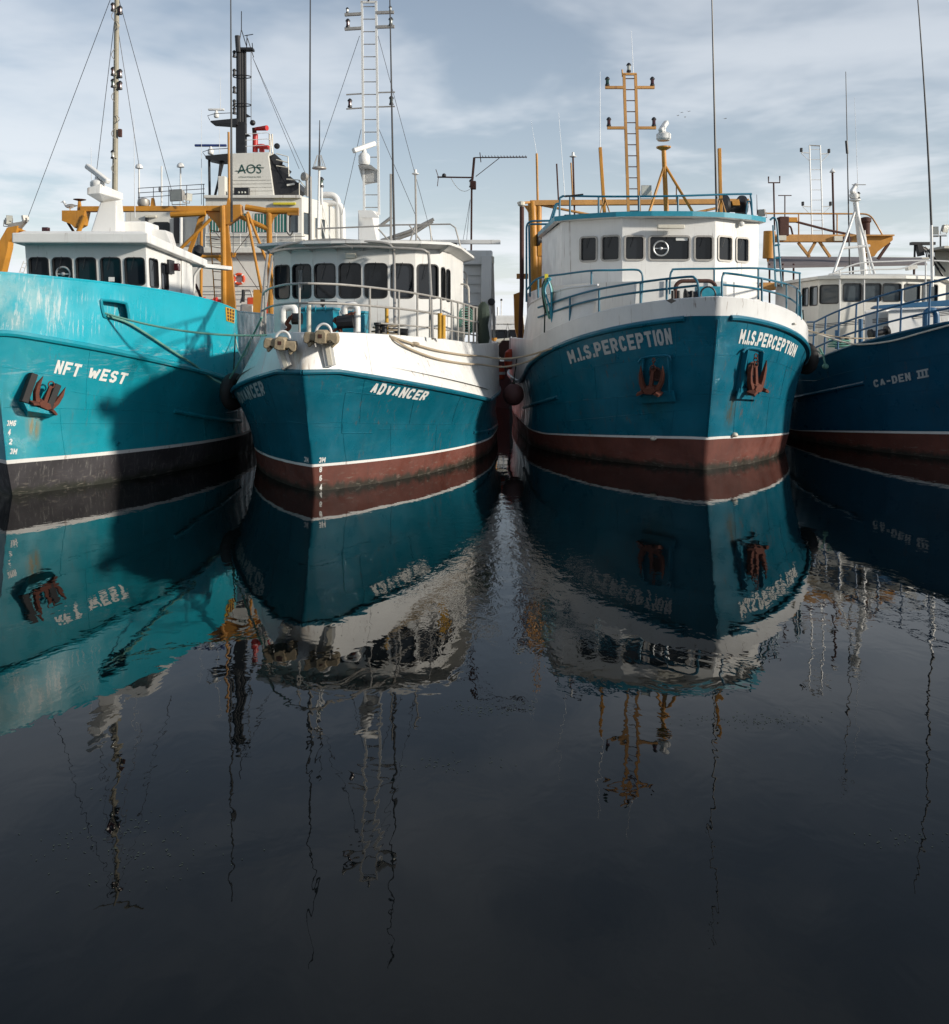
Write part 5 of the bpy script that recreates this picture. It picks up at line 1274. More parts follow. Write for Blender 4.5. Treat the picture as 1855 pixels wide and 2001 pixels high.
# side ladders and rails to the left of the wheelhouse
for pts in ([(1029, 590, 9), (1029, 440, 9), (1036, 432, 9), (1094, 431, 9)], [(1036, 438, 9), (1094, 438, 9)], [(1072, 500, 9), (1072, 442, 9), (1086, 398, 9), (1092, 398, 9)], [(1080, 480, 9), (1080, 430, 9), (1088, 400, 9)], [(1072, 475, 9), (1092, 430, 9)], [(1036, 580, 9), (1034, 440, 9)]):
    MB().tube(bend([q3(*p) for p in pts], .15), .035, 8).build('side_rail', 'blue_tube', b3)
MB().beam(q3(1078, 510, 9), q3(1090, 480, 9), .5, .05).build('side_step', 'galv', b3, smooth=False)
MB().tube(bend([q3(1092, 525, 8), q3(1092, 480, 8), q3(1096, 475, 8), q3(1096, 528, 8)], .05), .02, 6).build('grab_rail', 'galv', b3)
for pts in ([(1505, 430, 8), (1512, 424, 8), (1518, 430, 8), (1528, 560, 8)], [(1511, 440, 8), (1516, 560, 8)], [(1512, 480, 8), (1524, 478, 8)], [(1513, 505, 8), (1526, 503, 8)], [(1514, 530, 8), (1528, 528, 8)]):
    MB().tube(bend([q3(*p) for p in pts], .12), .035, 8).build('side_ladder', 'blue_tube', b3)
# coiled hoses hung from the left rail
for k, (m, dx) in enumerate((('rope_dark', 0), ('rope_green', 4), ('blue_box', 10))):
    pts = [(1066 + dx, 545), (1060 + dx * .5, 565), (1064 + dx, 600), (1070 + dx, 612 + k * 10), (1078, 600), (1080 - dx * .3, 568), (1072, 547)]
    MB().tube(smoothpath([q3(x, y, 2.7 - .05 * k) for x, y in pts], 6, True), .03, 6, 0, True).build('hose_coil', m, b3)
MB().tube(smoothpath([q3(1064, 560, 2.7), q3(1065, 600, 2.7), q3(1064, 650, 2.7)], 5), .022, 6).build('hose', 'rope_dark', b3)
MB().box(q3(1068, 543, 2.7), (.1, .06, .22)).build('hose_strap', 'cord_yellow', b3)
MB().tube([q3(1561, 598, 4.2), q3(1561, 622, 4.2)], [.08, .12], 8).build('net_float', 'blue_box', b3)
# raised side plating aft on the left
lb = top_path(H3, 1022, 1158, -1, -1, 20)
def screen_top(p):
    x = F3.pix(p)[0]; y = float(np.interp(x, (1018, 1027, 1060, 1100, 1158), (606, 592, 574, 562, 556)))
    return Vector((p.x + .18, p.y + .10, F3.ats(x, y, p.y).z))
rows = [[p + V(.01, .02, 0) for p in lb], [p.lerp(screen_top(p), .5) for p in lb], [screen_top(p) for p in lb]]
mb = MB(); mb.loft(rows); mb.loft([[p + V(.05, .04, 0) for p in r] for r in rows]); mb.build('side_screen', 'bulwark3', b3)
MB().tube([screen_top(p) for p in lb], .03, 6).build('screen_rail', 'bulwark3', b3)
# stern gantry
Gs3 = 13.0
g3 = MB().beam(q3(1036, 397, Gs3), q3(1462, 394, Gs3), .3, .20).build('stern_gantry', 'orange_pale', b3, smooth=False, bevel=.01)
def g3b(name, pts, r, m='orange', s=Gs3): return MB().tube([q3(x, y, s) for x, y in pts], r, 12).build(name, m, g3)
g3b('column', [(1040, 394), (1044, 500), (1046, 660)], .17); g3b('column', [(1053, 396), (1052, 660)], .12)
MB().plate([q3(x, y, Gs3) for x, y in ((1024, 402), (1058, 402), (1058, 406), (1048, 416), (1046, 420), (1035, 420), (1030, 410))], .12).build('gusset', 'orange', g3, smooth=False)
g3b('hanger_post', [(1020, 404), (1020, 560), (1016, 690)], .085, 'rust_dark', 12.2); MB().tube([q3(1013, 397, 12.4), q3(1040, 395, Gs3)], .05, 8).build('hanger_arm', 'orange_pale', g3)
MB().lathe(q3(1019, 398, 12.2), [(0.06, -.12), (0.14, -.06), (0.14, .06), (0.06, .1)], 10).build('swivel', 'cream', g3)
g3b('aerial_pole', [(1051, 396), (1049, 300)], .045, 'orange_pale'); g3b('brace', [(1055, 400), (1180, 425)], .05, 'orange_pale'); g3b('brace', [(1330, 422), (1440, 398)], .05, 'orange_pale')
for x, yt in ((1088, 320), (1116, 318)): g3b('aerial_pole', [(x + 4, 400), (x, yt)], .03, 'rust_dark' if x == 1088 else 'orange_pale')
apm = g3b('aerial_pole', [(1123, 420), (1120, 308)], .035, 'rust_dark'); MB().lathe(q3(1120, 308, Gs3), [(0.04, 0), (0.14, .03), (0.14, .05), (0.06, .08), (0.05, .2), (0.01, .22)], 12).build('aerial_dome', 'gear_white', apm)
whip(q3(1049, 300, Gs3), q3(1038, 235, Gs3), .008, g3, 'whip_white')
MB().beam(q3(1050, 488, Gs3), q3(1088, 488, Gs3), .3, .5).build('winch_bed', 'orange', g3, smooth=False, bevel=.01)
MB().lathe(q3(1062, 470, Gs3), [(0.05, -.3), (0.24, -.3), (0.24, -.2), (0.12, -.18), (0.12, .18), (0.24, .2), (0.24, .3), (0.05, .3)], 14, 0, (1, .3, 0)).build('winch_drum', 'black', g3)
MB().plate([q3(x, y, Gs3) for x, y in ((1056, 500), (1082, 505), (1070, 540), (1066, 600), (1052, 600))], .2).build('bracket', 'orange', g3, smooth=False)
MB().beam(q3(1010, 540, 13.5), q3(1032, 540, 13.5), .2, .2).build('cross_arm', 'orange_pale', g3, smooth=False); MB().plate([q3(x, y, 13.5) for x, y in ((1004, 575), (1018, 570), (1024, 640), (1020, 700), (1006, 640))], .2).build('otter_hanger', 'orange', g3, smooth=False)
wd3 = MB().lathe(q3(1432, 404, 10), [(0.1, -.4), (0.42, -.4), (0.42, -.3), (0.2, -.28), (0.2, .28), (0.42, .3), (0.42, .4), (0.1, .4)], 18, 0, (1, .2, 0)).build('net_winch', 'black', b3)
MB().plate([q3(x, y, 9.8) for x, y in ((1428, 394), (1442, 390), (1444, 402), (1430, 402))], .3).build('winch_guard', 'orange', wd3, smooth=False)
MB().tube(bend([q3(1458, 425, 9), q3(1460, 395, 9), q3(1466, 392, 9), q3(1472, 425, 9)], .1), .03, 6).build('guard_hoop', 'blue_tube', wd3)
# ------------------------------------------------------------------ boat 4: dark blue, rightmost
q4 = F4.ats
paint('topside4', (0.002, 0.068, 0.13), 0.34, 0.16, 0.25, rust=0.06, runs=0.3, frames=0.12, dent=0.03, dirt=(0.004, 0.04, 0.08))
H4.band('hull_bottom', 0, 0, 1, 'antifoul', b4, 2)
H4.band('boot_top', 1, 0, 0.90, 'antifoul', b4, 3)
H4.band('boot_stripe', 1, 0.90, 1.0, 'white', b4, 1)
H4.band('topsides', 2, 0, 1, 'topside4', b4, 12)
H4.band('bulwark_lining', 2, 0.78, 1, 'topside4', b4, 2, 44, -0.06)
us_ = [i / 44 for i in range(45)]
MB().loft([[H4.pt(2, u, .78, sd) + V(-.06 * sd, .1, 0) for u in us_] for sd in (-1, 1)]).build('deck', 'deck_grey', b4, smooth=False)
MB().tube(H4.ring(2, 1.0, 60, -.03), .05, 8).build('cap_rail', 'topside4', b4)
H4.text('name_lettering', 'CA-DEN #', 2, -1, (1709, 757), (1816, 736), (1706, 743), 'letter_white_shaded', b4, 0.03)
MB().tube([H4.on(2, 1540 + (1690 - 1540) * i / 8, 780 - 32 * i / 8, -1) for i in range(9)], .06, 8).build('fender_bar', 'topside4', b4)
H4.seams(2, 'topside4', b4, (0.4, 0.72), (0.18, 0.3, 0.42, 0.52))
bp4 = top_path(H4, 1572, 1935, -1, -1, 50)
rails('railing', [p + V(.05, .05, 0) for p in bp4], (1.22, .80, .40), .030, 'blue_tube4', b4, (.07, .17, .27, .38, .5, .62, .75, .9), lean=(0.04, 0, 0))
bp4 = top_path(H4, 2200, 1960, 1, 1, 30)
rails('railing', [p + V(-.05, .05, 0) for p in bp4], (1.22, .80, .40), .030, 'blue_tube4', b4, (.1, .3, .5, .7, .9))
# wheelhouse
s4 = 7.6
xl = lambda px, s: q4(px, 560, s).x
ring4 = [(xl(1563, 9.6), 9.6), (xl(1598, 8.0), 8.0), (xl(1640, s4), s4), (xl(1760, s4), s4), (xl(1832, 8.3), 8.3), (xl(1850, 10), 10.2), (xl(1850, 10), 12.5), (xl(1563, 9.6), 12.5)]
zb, zt = 2.6, 5.36
h4 = lambda z: (z - zb) / (zt - zb)
wh4, bt4, tp4 = wheelhouse(F4, b4, ring4, zb, zt, {
    0: [(0.10, 0.42, h4(4.50), h4(5.12)), (0.52, 0.92, h4(4.50), h4(5.14))],
    1: [(0.06, 0.90, h4(4.55), h4(5.16))],
    2: [(0.05, 0.33, h4(4.62), h4(5.20)), (0.37, 0.65, h4(4.62), h4(5.20)), (0.69, 0.97, h4(4.62), h4(5.20))],
    3: [(0.06, 0.46, h4(4.62), h4(5.20)), (0.54, 0.94, h4(4.62), h4(5.20))]}, lean=0.16, r=0.06, fw=0.03, m='cream4', mats=('gasket', 'glass_pale')) if paint('cream4', (0.68, 0.66, 0.60), 0.45, 0.06, 0.2, rust=0.2, dent=0.01, dirt=(0.3, 0.24, 0.16)) else None
top4 = [Vector((p.x * 1.0, p.y, zt)) for p in tp4]
cx4 = sum(p.x for p in tp4) / len(tp4)
mb = MB(); e1 = [Vector((cx4 + (p.x - cx4) * 1.06, p.y - .22, zt + .02)) for p in tp4]; e2 = [p + V(0, 0, .1) for p in e1]; e3 = [Vector((cx4 + (p.x - cx4) * .8, p.y + .1, zt + .2)) for p in tp4]
mb.loft([tp4, e1, e2, e3], closed=True); mb.add(e3, [tuple(range(len(e3)))]); mb.build('roof', 'cream4', wh4, smooth=False)
# rail round the wheelhouse roof
sighted_rail([(1620, 538), (1660, 520), (1690, 513), (1740, 511), (1815, 509), (1900, 514)], [(1620, 536), (1700, 527), (1760, 525), (1790, 514), (1808, 510)], [(1641, 640, 528), (1689, 640, 514), (1809, 600, 509)], lambda x: s4 - .3, 'gear_white', .026, F4, b4)
MB().beam(q4(1772, 525, 8), q4(1790, 521, 8), .25, .14).build('roof_lamp', 'cream4', wh4, smooth=False)
for x in (1560, 1588): pass
# trunk and deck boxes forward of the wheelhouse
MB().prism([q4(1690, 680, 5.2), q4(1770, 680, 5.2), q4(1790, 680, 6.8), q4(1700, 680, 6.8)], [q4(1690, 607, 5.2), q4(1733, 605, 5.2), q4(1770, 604, 6.8), q4(1695, 606, 6.8)]).build('hatch_trunk', 'white', b4, smooth=False, bevel=.03)
MB().prism([q4(1735, 672, 4.6), q4(1880, 665, 4.6), q4(1880, 650, 6.0), q4(1750, 655, 6.0)], [q4(1735, 608, 4.8), q4(1880, 600, 4.8), q4(1880, 598, 6.0), q4(1750, 602, 6.0)]).build('hatch_trunk', 'white', b4, smooth=False, bevel=.03)
MB().plate([q4(x, y, 4.7) for x, y in ((1704, 602), (1712, 597), (1855, 586), (1910, 584), (1910, 596), (1707, 604))], .3).build('canopy_edge', 'blue_tube4', b4, smooth=False, bevel=.01)
MB().tube(bend([q4(1809, 650, 2.6), q4(1809, 606, 2.6), q4(1830, 606, 2.6), q4(1830, 650, 2.6)], .22, 6), .09, 10).build('vent_pipe', 'blue_tube4', b4)
for x, yt, s in ((1636, 645, 5), (1682, 623, 4.6)): MB().tube([q4(x, 682, s), q4(x, yt, s)], .07, 10).build('deck_post', 'blue_tube4', b4)
MB().lathe(q4(1718, 650, 3.4), [(0.05, -.3), (0.16, -.3), (0.16, -.22), (0.09, -.2), (0.09, .2), (0.16, .22), (0.16, .3), (0.05, .3)], 14, 0, (1, .1, .2)).build('windlass', 'black', b4)
for x in (1640, 1655): MB().lathe(q4(x, 676, 4.6), [(0.07, 0), (0.07, .24), (0.10, .25), (0.10, .3)], 12).build('bollard', 'black', b4)
MB().tube([q4(1640, 680, 4.4) + V(.34 * math.cos(t * .5), .2 * math.sin(t * .5), .01 + .006 * t) for t in range(44)], .022, 6).build('rope_coil', 'rope_green', b4)
for i in range(3): MB().tube(sag(q4(1575, 636 + i * 3, 6), q4(1880, 606 + i * 3, 4.2), .02, 10), .012, 5).build('lifeline', 'wire', b4)
# tripod mast and radar
T4 = lambda x, y, s=9.0: q4(x, y, s)
tm = MB().tube([T4(1690, 545), T4(1683, 480), T4(1672, 395)], [.12, .12, .09], 12).build('tripod_mast', 'white', b4)
for a, b in (((1672, 410), (1627, 540)), ((1675, 415), (1712, 545))): MB().tube([T4(*a), T4(b[0], b[1], 8.2)], .045, 8).build('mast_leg', 'white', tm)
MB().tube([T4(1646, 485, 8.6), T4(1700, 480, 8.6)], .05, 8).build('spreader', 'white', tm); MB().lathe(T4(1671, 394), [(0.1, 0), (0.2, .04), (0.2, .08)], 12).build('radar_shelf', 'white', tm)
radar(tm, T4(1669, 388), .62, R(48), (.16, .22), pitch=R(-34), th=.13)
lamp(T4(1678, 388), tm, 'lamp_clear', .24); MB().tube([T4(1665, 361), T4(1692, 361)], .016, 5).build('crossbar', 'galv', tm)
lad4 = ladder_mast(tm, T4(1690, 540), T4(1682, 450), T4(1702, 540), T4(1690, 450), .02, 'white', 7, 'ladder', .014)
whip(T4(1661, 545), T4(1653, 140), .03, b4); MB().tube([T4(1656, 300), T4(1654, 275)], .05, 8).build('whip_base', 'black', b4)
whip(T4(1678, 400), T4(1670, 190), .012, b4, 'whip_white')
whip(q4(1823, 520, 6), q4(1806, -30, 6), .042, b4, bow=-.25); MB().tube([q4(1822, 560, 6), q4(1820, 440, 6)], .05, 8).build('aerial_pole', 'gear_white', b4)
# stern gantry with canopy
Gs4 = 14.0
Q = lambda x, y, s=Gs4: q4(x, y, s)
g4 = MB().beam(Q(1500, 466), Q(1680, 466), .35, .30).build('stern_gantry', 'orange_pale', b4, smooth=False, bevel=.01)
MB().tube([Q(1504, 452), Q(1502, 505)], .24, 14).build('column', 'orange', g4); MB().plate([Q(x, y) for x, y in ((1498, 500), (1512, 490), (1500, 512))], .1).build('gusset', 'orange', g4, smooth=False)
MB().plate([Q(x, y) for x, y in ((1680, 462), (1741, 462), (1741, 470), (1712, 492), (1705, 502), (1694, 502), (1690, 480))], .4).build('end_box', 'orange', g4, smooth=False, bevel=.01)
MB().beam(Q(1672, 461, Gs4 - .1), Q(1742, 461, Gs4 - .1), .6, .06).build('top_plate', 'orange_pale', g4, smooth=False)
for a, b in (((1560, 474), (1582, 502)), ((1598, 465), (1578, 500)), ((1600, 470), (1622, 502)), ((1738, 474), (1716, 506))): MB().beam(Q(*a), Q(*b), .12, .10).build('brace', 'orange_pale' if a[0] < 1700 else 'rust_dark', g4, smooth=False)
MB().tube([Q(1555, 433), Q(1620, 450), Q(1680, 462)], .05, 8).build('stay_bar', 'rust_dark', g4)
o = MB().tube(bend([Q(1495, 417), Q(1700, 418), Q(1714, 440), Q(1726, 462)], .3), .035, 8).build('gantry_rail', 'orange_pale', g4)
for x in (1561, 1636): MB().tube([Q(x, 418), Q(x, 462)], .03, 8).build('gantry_post', 'orange_pale', g4)
for x, y in ((1528, 465), (1638, 466), (1655, 467)): MB().box(Q(x, y, Gs4 - .25), (.34, .12, .2)).build('junction_box', 'cream' if x < 1650 else 'rust_dark', g4)
MB().box(Q(1530, 443), (.4, .4, .8)).build('winch_motor', 'rust_dark', g4, bevel=.03); MB().box(Q(1545, 430), (.5, .3, .2)).build('winch_cap', 'orange', g4, bevel=.02)
MB().tube(bend([Q(1520, 452), Q(1545, 440), Q(1550, 462)], .15), .04, 8).build('winch_guard', 'rust_dark', g4)
MB().lathe(Q(1692, 462), [(0.17, 0), (0.17, .55), (0.22, .6), (0.22, .75), (0.1, .8)], 14).build('fairlead_post', 'rust_dark', g4)
lw = ladder_mast(g4, Q(1587, 462), Q(1582, 284), Q(1608, 462), Q(1603, 284), .028, 'gear_white', 9, 'ladder_mast', .014)
MB().tube([Q(1582, 284), Q(1603, 285)], .025, 6).build('mast_head', 'galv', lw)
for x0, x1, y in ((1583, 1566, 299), (1604, 1620, 301), (1585, 1569, 404), (1606, 1623, 404)):
    MB().tube([Q(x0, y), Q(x1, y - 1)], .022, 6).build('arm', 'gear_white', lw); MB().box(Q(x1, y - 6), (.1, .1, .17)).build('lamp', 'black', lw, bevel=.02)
    MB().tube([Q(x0, y + 16), Q(x1, y)], .014, 5).build('arm_brace', 'gear_white', lw)
ap4 = MB().tube([Q(1630, 462), Q(1627, 338)], .045, 8).build('aerial_pole', 'rust_dark', g4); MB().lathe(Q(1627, 338), [(0.04, 0), (0.12, .03), (0.12, .05), (0.04, .14), (0.01, .2)], 12).build('aerial_dome', 'gear_white', ap4)
t_ = MB().tube([Q(1514, 450), Q(1512, 357)], .035, 8).build('aerial_pole', 'rust_dark', g4); MB().tube([Q(1502, 345), Q(1502, 357), Q(1524, 357), Q(1524, 344)], .03, 6).build('aerial_fork', 'rust_dark', t_)
t_ = MB().tube([Q(1534, 440), Q(1534, 382)], .025, 8).build('aerial_pole', 'rust_dark', g4); MB().tube([Q(1521, 382), Q(1547, 382)], .02, 6).build('aerial_bar', 'rust_dark', t_)
whip(Q(1480, 420), Q(1479, 380), .02, g4, 'rust_dark'); floodlight(g4, Q(1490, 415), .3, .3, .25, R(-40), .3)
can = [Q(1500, 523, 12.6), Q(1812, 517, 12.6), Q(1800, 505, 16.5), Q(1500, 503, 16.5)]
MB().prism([p - V(0, 0, .03) for p in can], [p + V(0, 0, .05) for p in can]).build('canopy', 'canopy', b4, smooth=False)
MB().tube([Q(1500, 504, 16.4), Q(1815, 505, 16.4)], .05, 8).build('canopy_edge', 'cream', b4)
for x in (1504, 1530, 1551, 1667, 1786): MB().tube([Q(x, 640, 13), Q(x, 515, 13)], .04, 8).build('canopy_post', 'rust_dark', b4)
MB().box(Q(1497, 560, 12), (.6, .6, .3)).build('deck_winch', 'orange_pale', b4, bevel=.03)

# ------------------------------------------------------------------ white vessel at the far right, mostly out of the picture
F6 = Frame(1975, 44, 927)
b6 = F6.root('work_boat'); tag(b6, 'pale boat at the right edge behind the dark blue boat, floodlights on its roof', 'boat')
q6 = F6.ats
h6 = Hull(F6, [Line(.3, 2.2, 6, 2, 14, 2, -1), Line(0, 3, 6, 2, 14, 2.6, 0), Line(-1, 3.2, 6, 2, 14, 2.8, 2.6)])
h6.band('hull', 0, 0, 1, 'antifoul', b6, 2); h6.band('topsides', 1, 0, 1, 'white', b6, 4)
MB().loft([[h6.pt(1, u, .95, sd) for u in us_] for sd in (-1, 1)]).build('deck', 'deck_grey', b6, smooth=False)
MB().prism([q6(x, 640, s) for x, s in ((1828, 5), (1960, 4), (1960, 10), (1830, 10))], [q6(x, 490, s) for x, s in ((1826, 5), (1960, 4), (1960, 10), (1830, 10))]).build('deckhouse', 'cream', b6, smooth=False, bevel=.03)
MB().beam(q6(1822, 487, 4.5), q6(1960, 487, 4.5), 2.5, .12).build('roof', 'cream', b6, smooth=False)
pr = MB().tube([q6(1838, 487, 4.5), q6(1838, 461, 4.5)], .04, 6).build('lamp_post', 'black', b6); MB().tube([q6(1824, 461, 4.5), q6(1850, 461, 4.5)], .03, 6).build('lamp_bar', 'black', pr)
floodlight(pr, q6(1826, 451, 4.5), .35, .4, .2, R(-15)); floodlight(pr, q6(1846, 446, 4.5), .35, .4, .2, R(20), .3)
MB().beam(q6(1780, 476, 4.5), q6(1826, 476, 4.5), .3, .14).build('crane_beam', 'black', b6, smooth=False)
MB().beam(q6(1795, 478, 4.5), q6(1800, 500, 4.5), .25, .3).build('crane_knee', 'black', b6, smooth=False)
for a, b in (((1788, 478), (1786, 560)), ((1822, 500), (1848, 530)), ((1815, 498), (1850, 550))): MB().tube([q6(a[0], a[1], 4.5), q6(b[0], b[1], 4.5)], .05, 6).build('crane_stay', 'black', b6)
for i in range(4): MB().tube(smoothpath([q6(1796 + i * 4, 482, 4.4), q6(1808 + i * 4, 490 + i, 4.4), q6(1812 + i * 3, 506, 4.4)], 4), .03, 6).build('hydraulic_hose', 'galv' if i % 2 else 'black', b6)
# ------------------------------------------------------------------ supply ship behind on the left
FA = Frame(452, 46, 927)
qa = FA.ats
ba = FA.root('supply_ship'); tag(ba, 'large cream supply ship with black mast and AOS funnel board, behind the turquoise boat', 'ship')
HA = Hull(FA, [Line(.5, 4, 9, 2, 34, 4, -1.5), Line(0, 5.0, 9, 2, 34, 5, 0), Line(-1.2, 5.4, 8, 2.2, 34, 5.2, 4.0)])
paint('ship_red', (0.42, 0.035, 0.02), 0.45, 0.15, 0.3, rust=0.2, dent=0.02)
HA.band('hull_bottom', 0, 0, 1, 'antifoul', ba, 2); HA.band('topsides', 1, 0, 1, 'ship_red', ba, 5)
MB().loft([[HA.pt(1, u, .93, sd) for u in us_] for sd in (-1, 1)]).build('deck', 'deck_grey', ba, smooth=False)
SA = 6.0
K = lambda x, y, s=SA: qa(x, y, s)
def blockx(name, x0, x1, y0, y1, s0, s1, m='white_aos', bev=.03, par=None):
    a, b = K(x0, y1, s0), K(x1, y0, s0)
    return MB().box(((a.x + b.x) / 2, (s0 + s1) / 2, (a.z + b.z) / 2), (b.x - a.x, s1 - s0, b.z - a.z)).build(name, m, par or ba, smooth=False, bevel=bev)
lower = blockx('deckhouse', 240, 655, 484, 660, SA, SA + 9)
blockx('deck_edge', 236, 662, 483, 494, SA - .5, SA + .02, par=lower)
blockx('deckhouse_wing', 245, 404, 412, 484, SA + .8, SA + 9)
# bridge with real window openings
zb, zt = K(0, 484).z, K(0, 384).z
hA = lambda y: (K(0, y).z - zb) / (zt - zb)
x_ = lambda px, s=SA: K(px, 430, s).x
ringA = [(x_(402), SA), (x_(590), SA), (x_(640, SA + 2.5), SA + 2.5), (x_(640, SA + 2.5), SA + 8), (x_(402), SA + 8)]
fa = lambda px: (px - 402) / (590 - 402)
whA, bA, tA = wheelhouse(FA, ba, ringA, zb, zt, {0: [(fa(a), fa(b), hA(455), hA(417)) for a, b in ((410, 431), (452, 484), (497, 522), (536, 561), (564, 583))],
    1: [(.06, .28, hA(457), hA(414)), (.50, .66, hA(460), hA(420)), (.74, .9, hA(460), hA(420))]}, m='white_aos', r=.06, fw=.05, mats=('white_aos', 'glass_pale'), name='bridge')
for a, b in ((411, 430), (453, 483), (498, 521), (537, 560)):       # striped blinds behind the panes
    n = int((b - a) / 3)
    for i in range(n):
        MB().box(K(a + 2 + (b - a - 2) * i / n, 436, SA - .03), (.045, .012, .95)).build('blind_slat', 'curtain' if i % 2 else 'teal_stripe', whA, smooth=False)
blockx('bridge_top', 398, 588, 381, 387, SA - .2, SA + 8, par=whA)
MB().tube([K(402, 456, SA - .25), K(590, 456, SA - .25)], .035, 6).build('window_rail', 'gear_white', whA)
for y in (462, 469, 476): MB().tube([K(402, y, SA - .3), K(596, y, SA - .3)], .018, 5).build('bridge_rail', 'wire', whA)
for x in (402, 435, 470, 505, 540, 575): MB().tube([K(x, 484, SA - .3), K(x, 457, SA - .3)], .02, 5).build('bridge_post', 'gear_white', whA)
for y in (598, 576, 560): MB().tube([K(395, y, SA - .3), K(560, y, SA - .3)], .02, 5).build('hand_rail', 'wire', lower)
MB().box(K(556, 398, SA - .1), (1.2, .14, .13)).build('strip_light', 'cord_yellow', whA, bevel=.02)
# wing: window, door and lamp
qw = [K(245, 484, SA + .79), K(404, 484, SA + .79), K(404, 412, SA + .79), K(245, 412, SA + .79)]
window(qw, ((300 - 245) / 159, (331 - 245) / 159, .42, .68), (0, -1, 0), lower, ('gasket', 'glass'), r=.1, depth=-.02)
for x0, x1 in ((340, 352), (284, 290)): MB().box((K(0.5 * (x0 + x1), 450, SA + .74)), ((x1 - x0) / 36.0, .1, 1.4)).build('doorway', 'black', lower, bevel=.02)
blockx('door', 362, 385, 425, 480, SA + .7, SA + .78, par=lower)
MB().box(K(295, 423, SA + .7), (.6, .14, .13)).build('strip_light', 'cream', lower, bevel=.02)
MB().tube([K(354, 425, SA + .4), K(354, 484, SA + .4)], .09, 8).build('vent_pipe', 'gear_white', lower)
# roof rail with domes
for y in (368, 377, 386): MB().tube([K(270, y + (270 - 270), SA + 1), K(400, y - 8, SA + 1)], .02, 5).build('roof_rail', 'wire', lower)
for x in (271, 300, 330, 365, 398): MB().tube([K(x, 412, SA + 1), K(x, 368 - (x - 270) * .06, SA + 1)], .022, 5).build('roof_post', 'wire', lower)
for x, yt in ((272, 330), (353, 328), (316, 325)):
    o = MB().tube([K(x, 412, SA + 1.4), K(x, yt, SA + 1.4)], .045, 8).build('dome_pole', 'gear_white', lower)
    if x != 316: MB().lathe(K(x, yt, SA + 1.4), [(0.06, 0), (0.2, .03), (0.2, .12), (0.15, .22), (0.06, .28)], 14).build('aerial_dome', 'gear_white', o)
MB().lathe(K(311, 370, SA + 1), [(0.02, 0), (0.16, .02), (0.16, .05)], 12, 0, (1, 0, 0)).build('dish', 'wire', lower)
# funnel casing with board
def polyx(name, pts, s0, s1, m, par=None, bev=0.0):
    return MB().prism([K(x, y, s0) for x, y in pts], [K(x, y, s0) + V(0, s1 - s0, 0) for x, y in pts]).build(name, m, par or ba, smooth=False, bevel=bev)
fn = polyx('funnel', [(446, 384), (536, 384), (525, 305), (528, 297), (446, 300)], SA + 1, SA + 4.5, 'white_aos', None, .03)
for i, y in enumerate((352, 359, 366, 373)): MB().beam(K(447, y, SA + .98), K(531 + i, y - 1, SA + .98), .02, .03).build('louvre', 'white_aos', fn, smooth=False)
polyx('funnel_fin', [(527, 305), (537, 300), (528, 313), (541, 323), (555, 322), (547, 332), (567, 344), (560, 353), (584, 357), (584, 368), (569, 377), (536, 382), (533, 350)], SA + 1.2, SA + 3.5, 'black', fn)
MB().beam(K(561, 362, SA + 1.1), K(576, 359, SA + 1.1), .1, .1).build('fin_slot', 'white_aos', fn, smooth=False)
def flat_text(name, body, x0, x1, y0, y1, s, m, par, bold=0.0):
    vs, fs = glyphs(body, bold); a, b, c = K(x0, y0, s), K(x1, y0, s), K(x0, y1, s)
    return MB().add([a + (b - a) * x + (c - a) * y for x, y in vs], fs).build(name, m, par, smooth=False)
flat_text('funnel_lettering', 'AOS', 465, 511, 339, 321, SA + .985, 'letter_green', fn, .0)
MB().tube(smoothpath([K(461, 334, SA + .98), K(475, 334, SA + .98), K(495, 327, SA + .98), K(516, 328, SA + .98)], 5), .02, 5).build('funnel_swoosh', 'letter_green', fn)
flat_text('funnel_lettering', 'AUSTRALIAN OFFSHORE SOLUTIONS', 466, 510, 347.5, 344.5, SA + .985, 'letter_green', fn, .0)
MB().box(K(473, 376, SA + .6), (.8, .3, .5)).build('flood_bank', 'black', fn, bevel=.03)
for i in range(3): MB().ball(K(467 + i * 6, 376, SA + .44), .06, 8, 6).build('flood_bulb', 'lamp_clear', fn)
blockx('vent_box', 426, 440, 344, 382, SA + .5, SA + 1.1)
# black lattice mast
ms = MB(); 
for x, yt, r in ((468, 96, .15), (474, 100, .10), (480, 100, .08)): ms.tube([K(x, 298, SA + 2), K(x - 1, yt, SA + 2)], r, 10)
ms.tube([K(466, 102, SA + 1.8), K(464, 70, SA + 1.8)], .14, 10); ms.beam(K(472, 300, SA + 2), K(472, 240, SA + 2), .5, .5)
mst = ms.build('lattice_mast', 'black', ba)
for y in (150, 205): MB().tube([K(470, y, SA + 2) + V(.5 * math.cos(t) + .1, .35 * math.sin(t), 0) for t in [2 * math.pi * i / 16 for i in range(16)]], .03, 6, 0, True).build('guard_ring', 'black', mst)
MB().tube([K(491, 100, SA + 2), K(491, 240, SA + 2)], .02, 5).build('guard_wire', 'black', mst)
MB().beam(K(466, 97, SA + 2), K(496, 97, SA + 2), .5, .12).build('top_platform', 'black', mst, smooth=False)
for a, b in (((466, 97), (472, 58)), ((484, 97), (472, 58)), ((472, 60), (472, 22)), ((482, 97), (483, 68)), ((478, 70), (495, 67)), ((494, 97), (493, 84)), ((484, 75), (496, 112))): MB().tube([K(*a, SA + 2), K(*b, SA + 2)], .025, 5).build('aerial_strut', 'black', mst)
for y in (104, 140, 174, 200, 215): lamp(K(458, y + 8, SA + 1.9), mst, 'black', .4); MB().beam(K(458, y + 8, SA + 1.9), K(467, y + 8, SA + 2), .05, .05).build('lamp_bracket', 'black', mst)
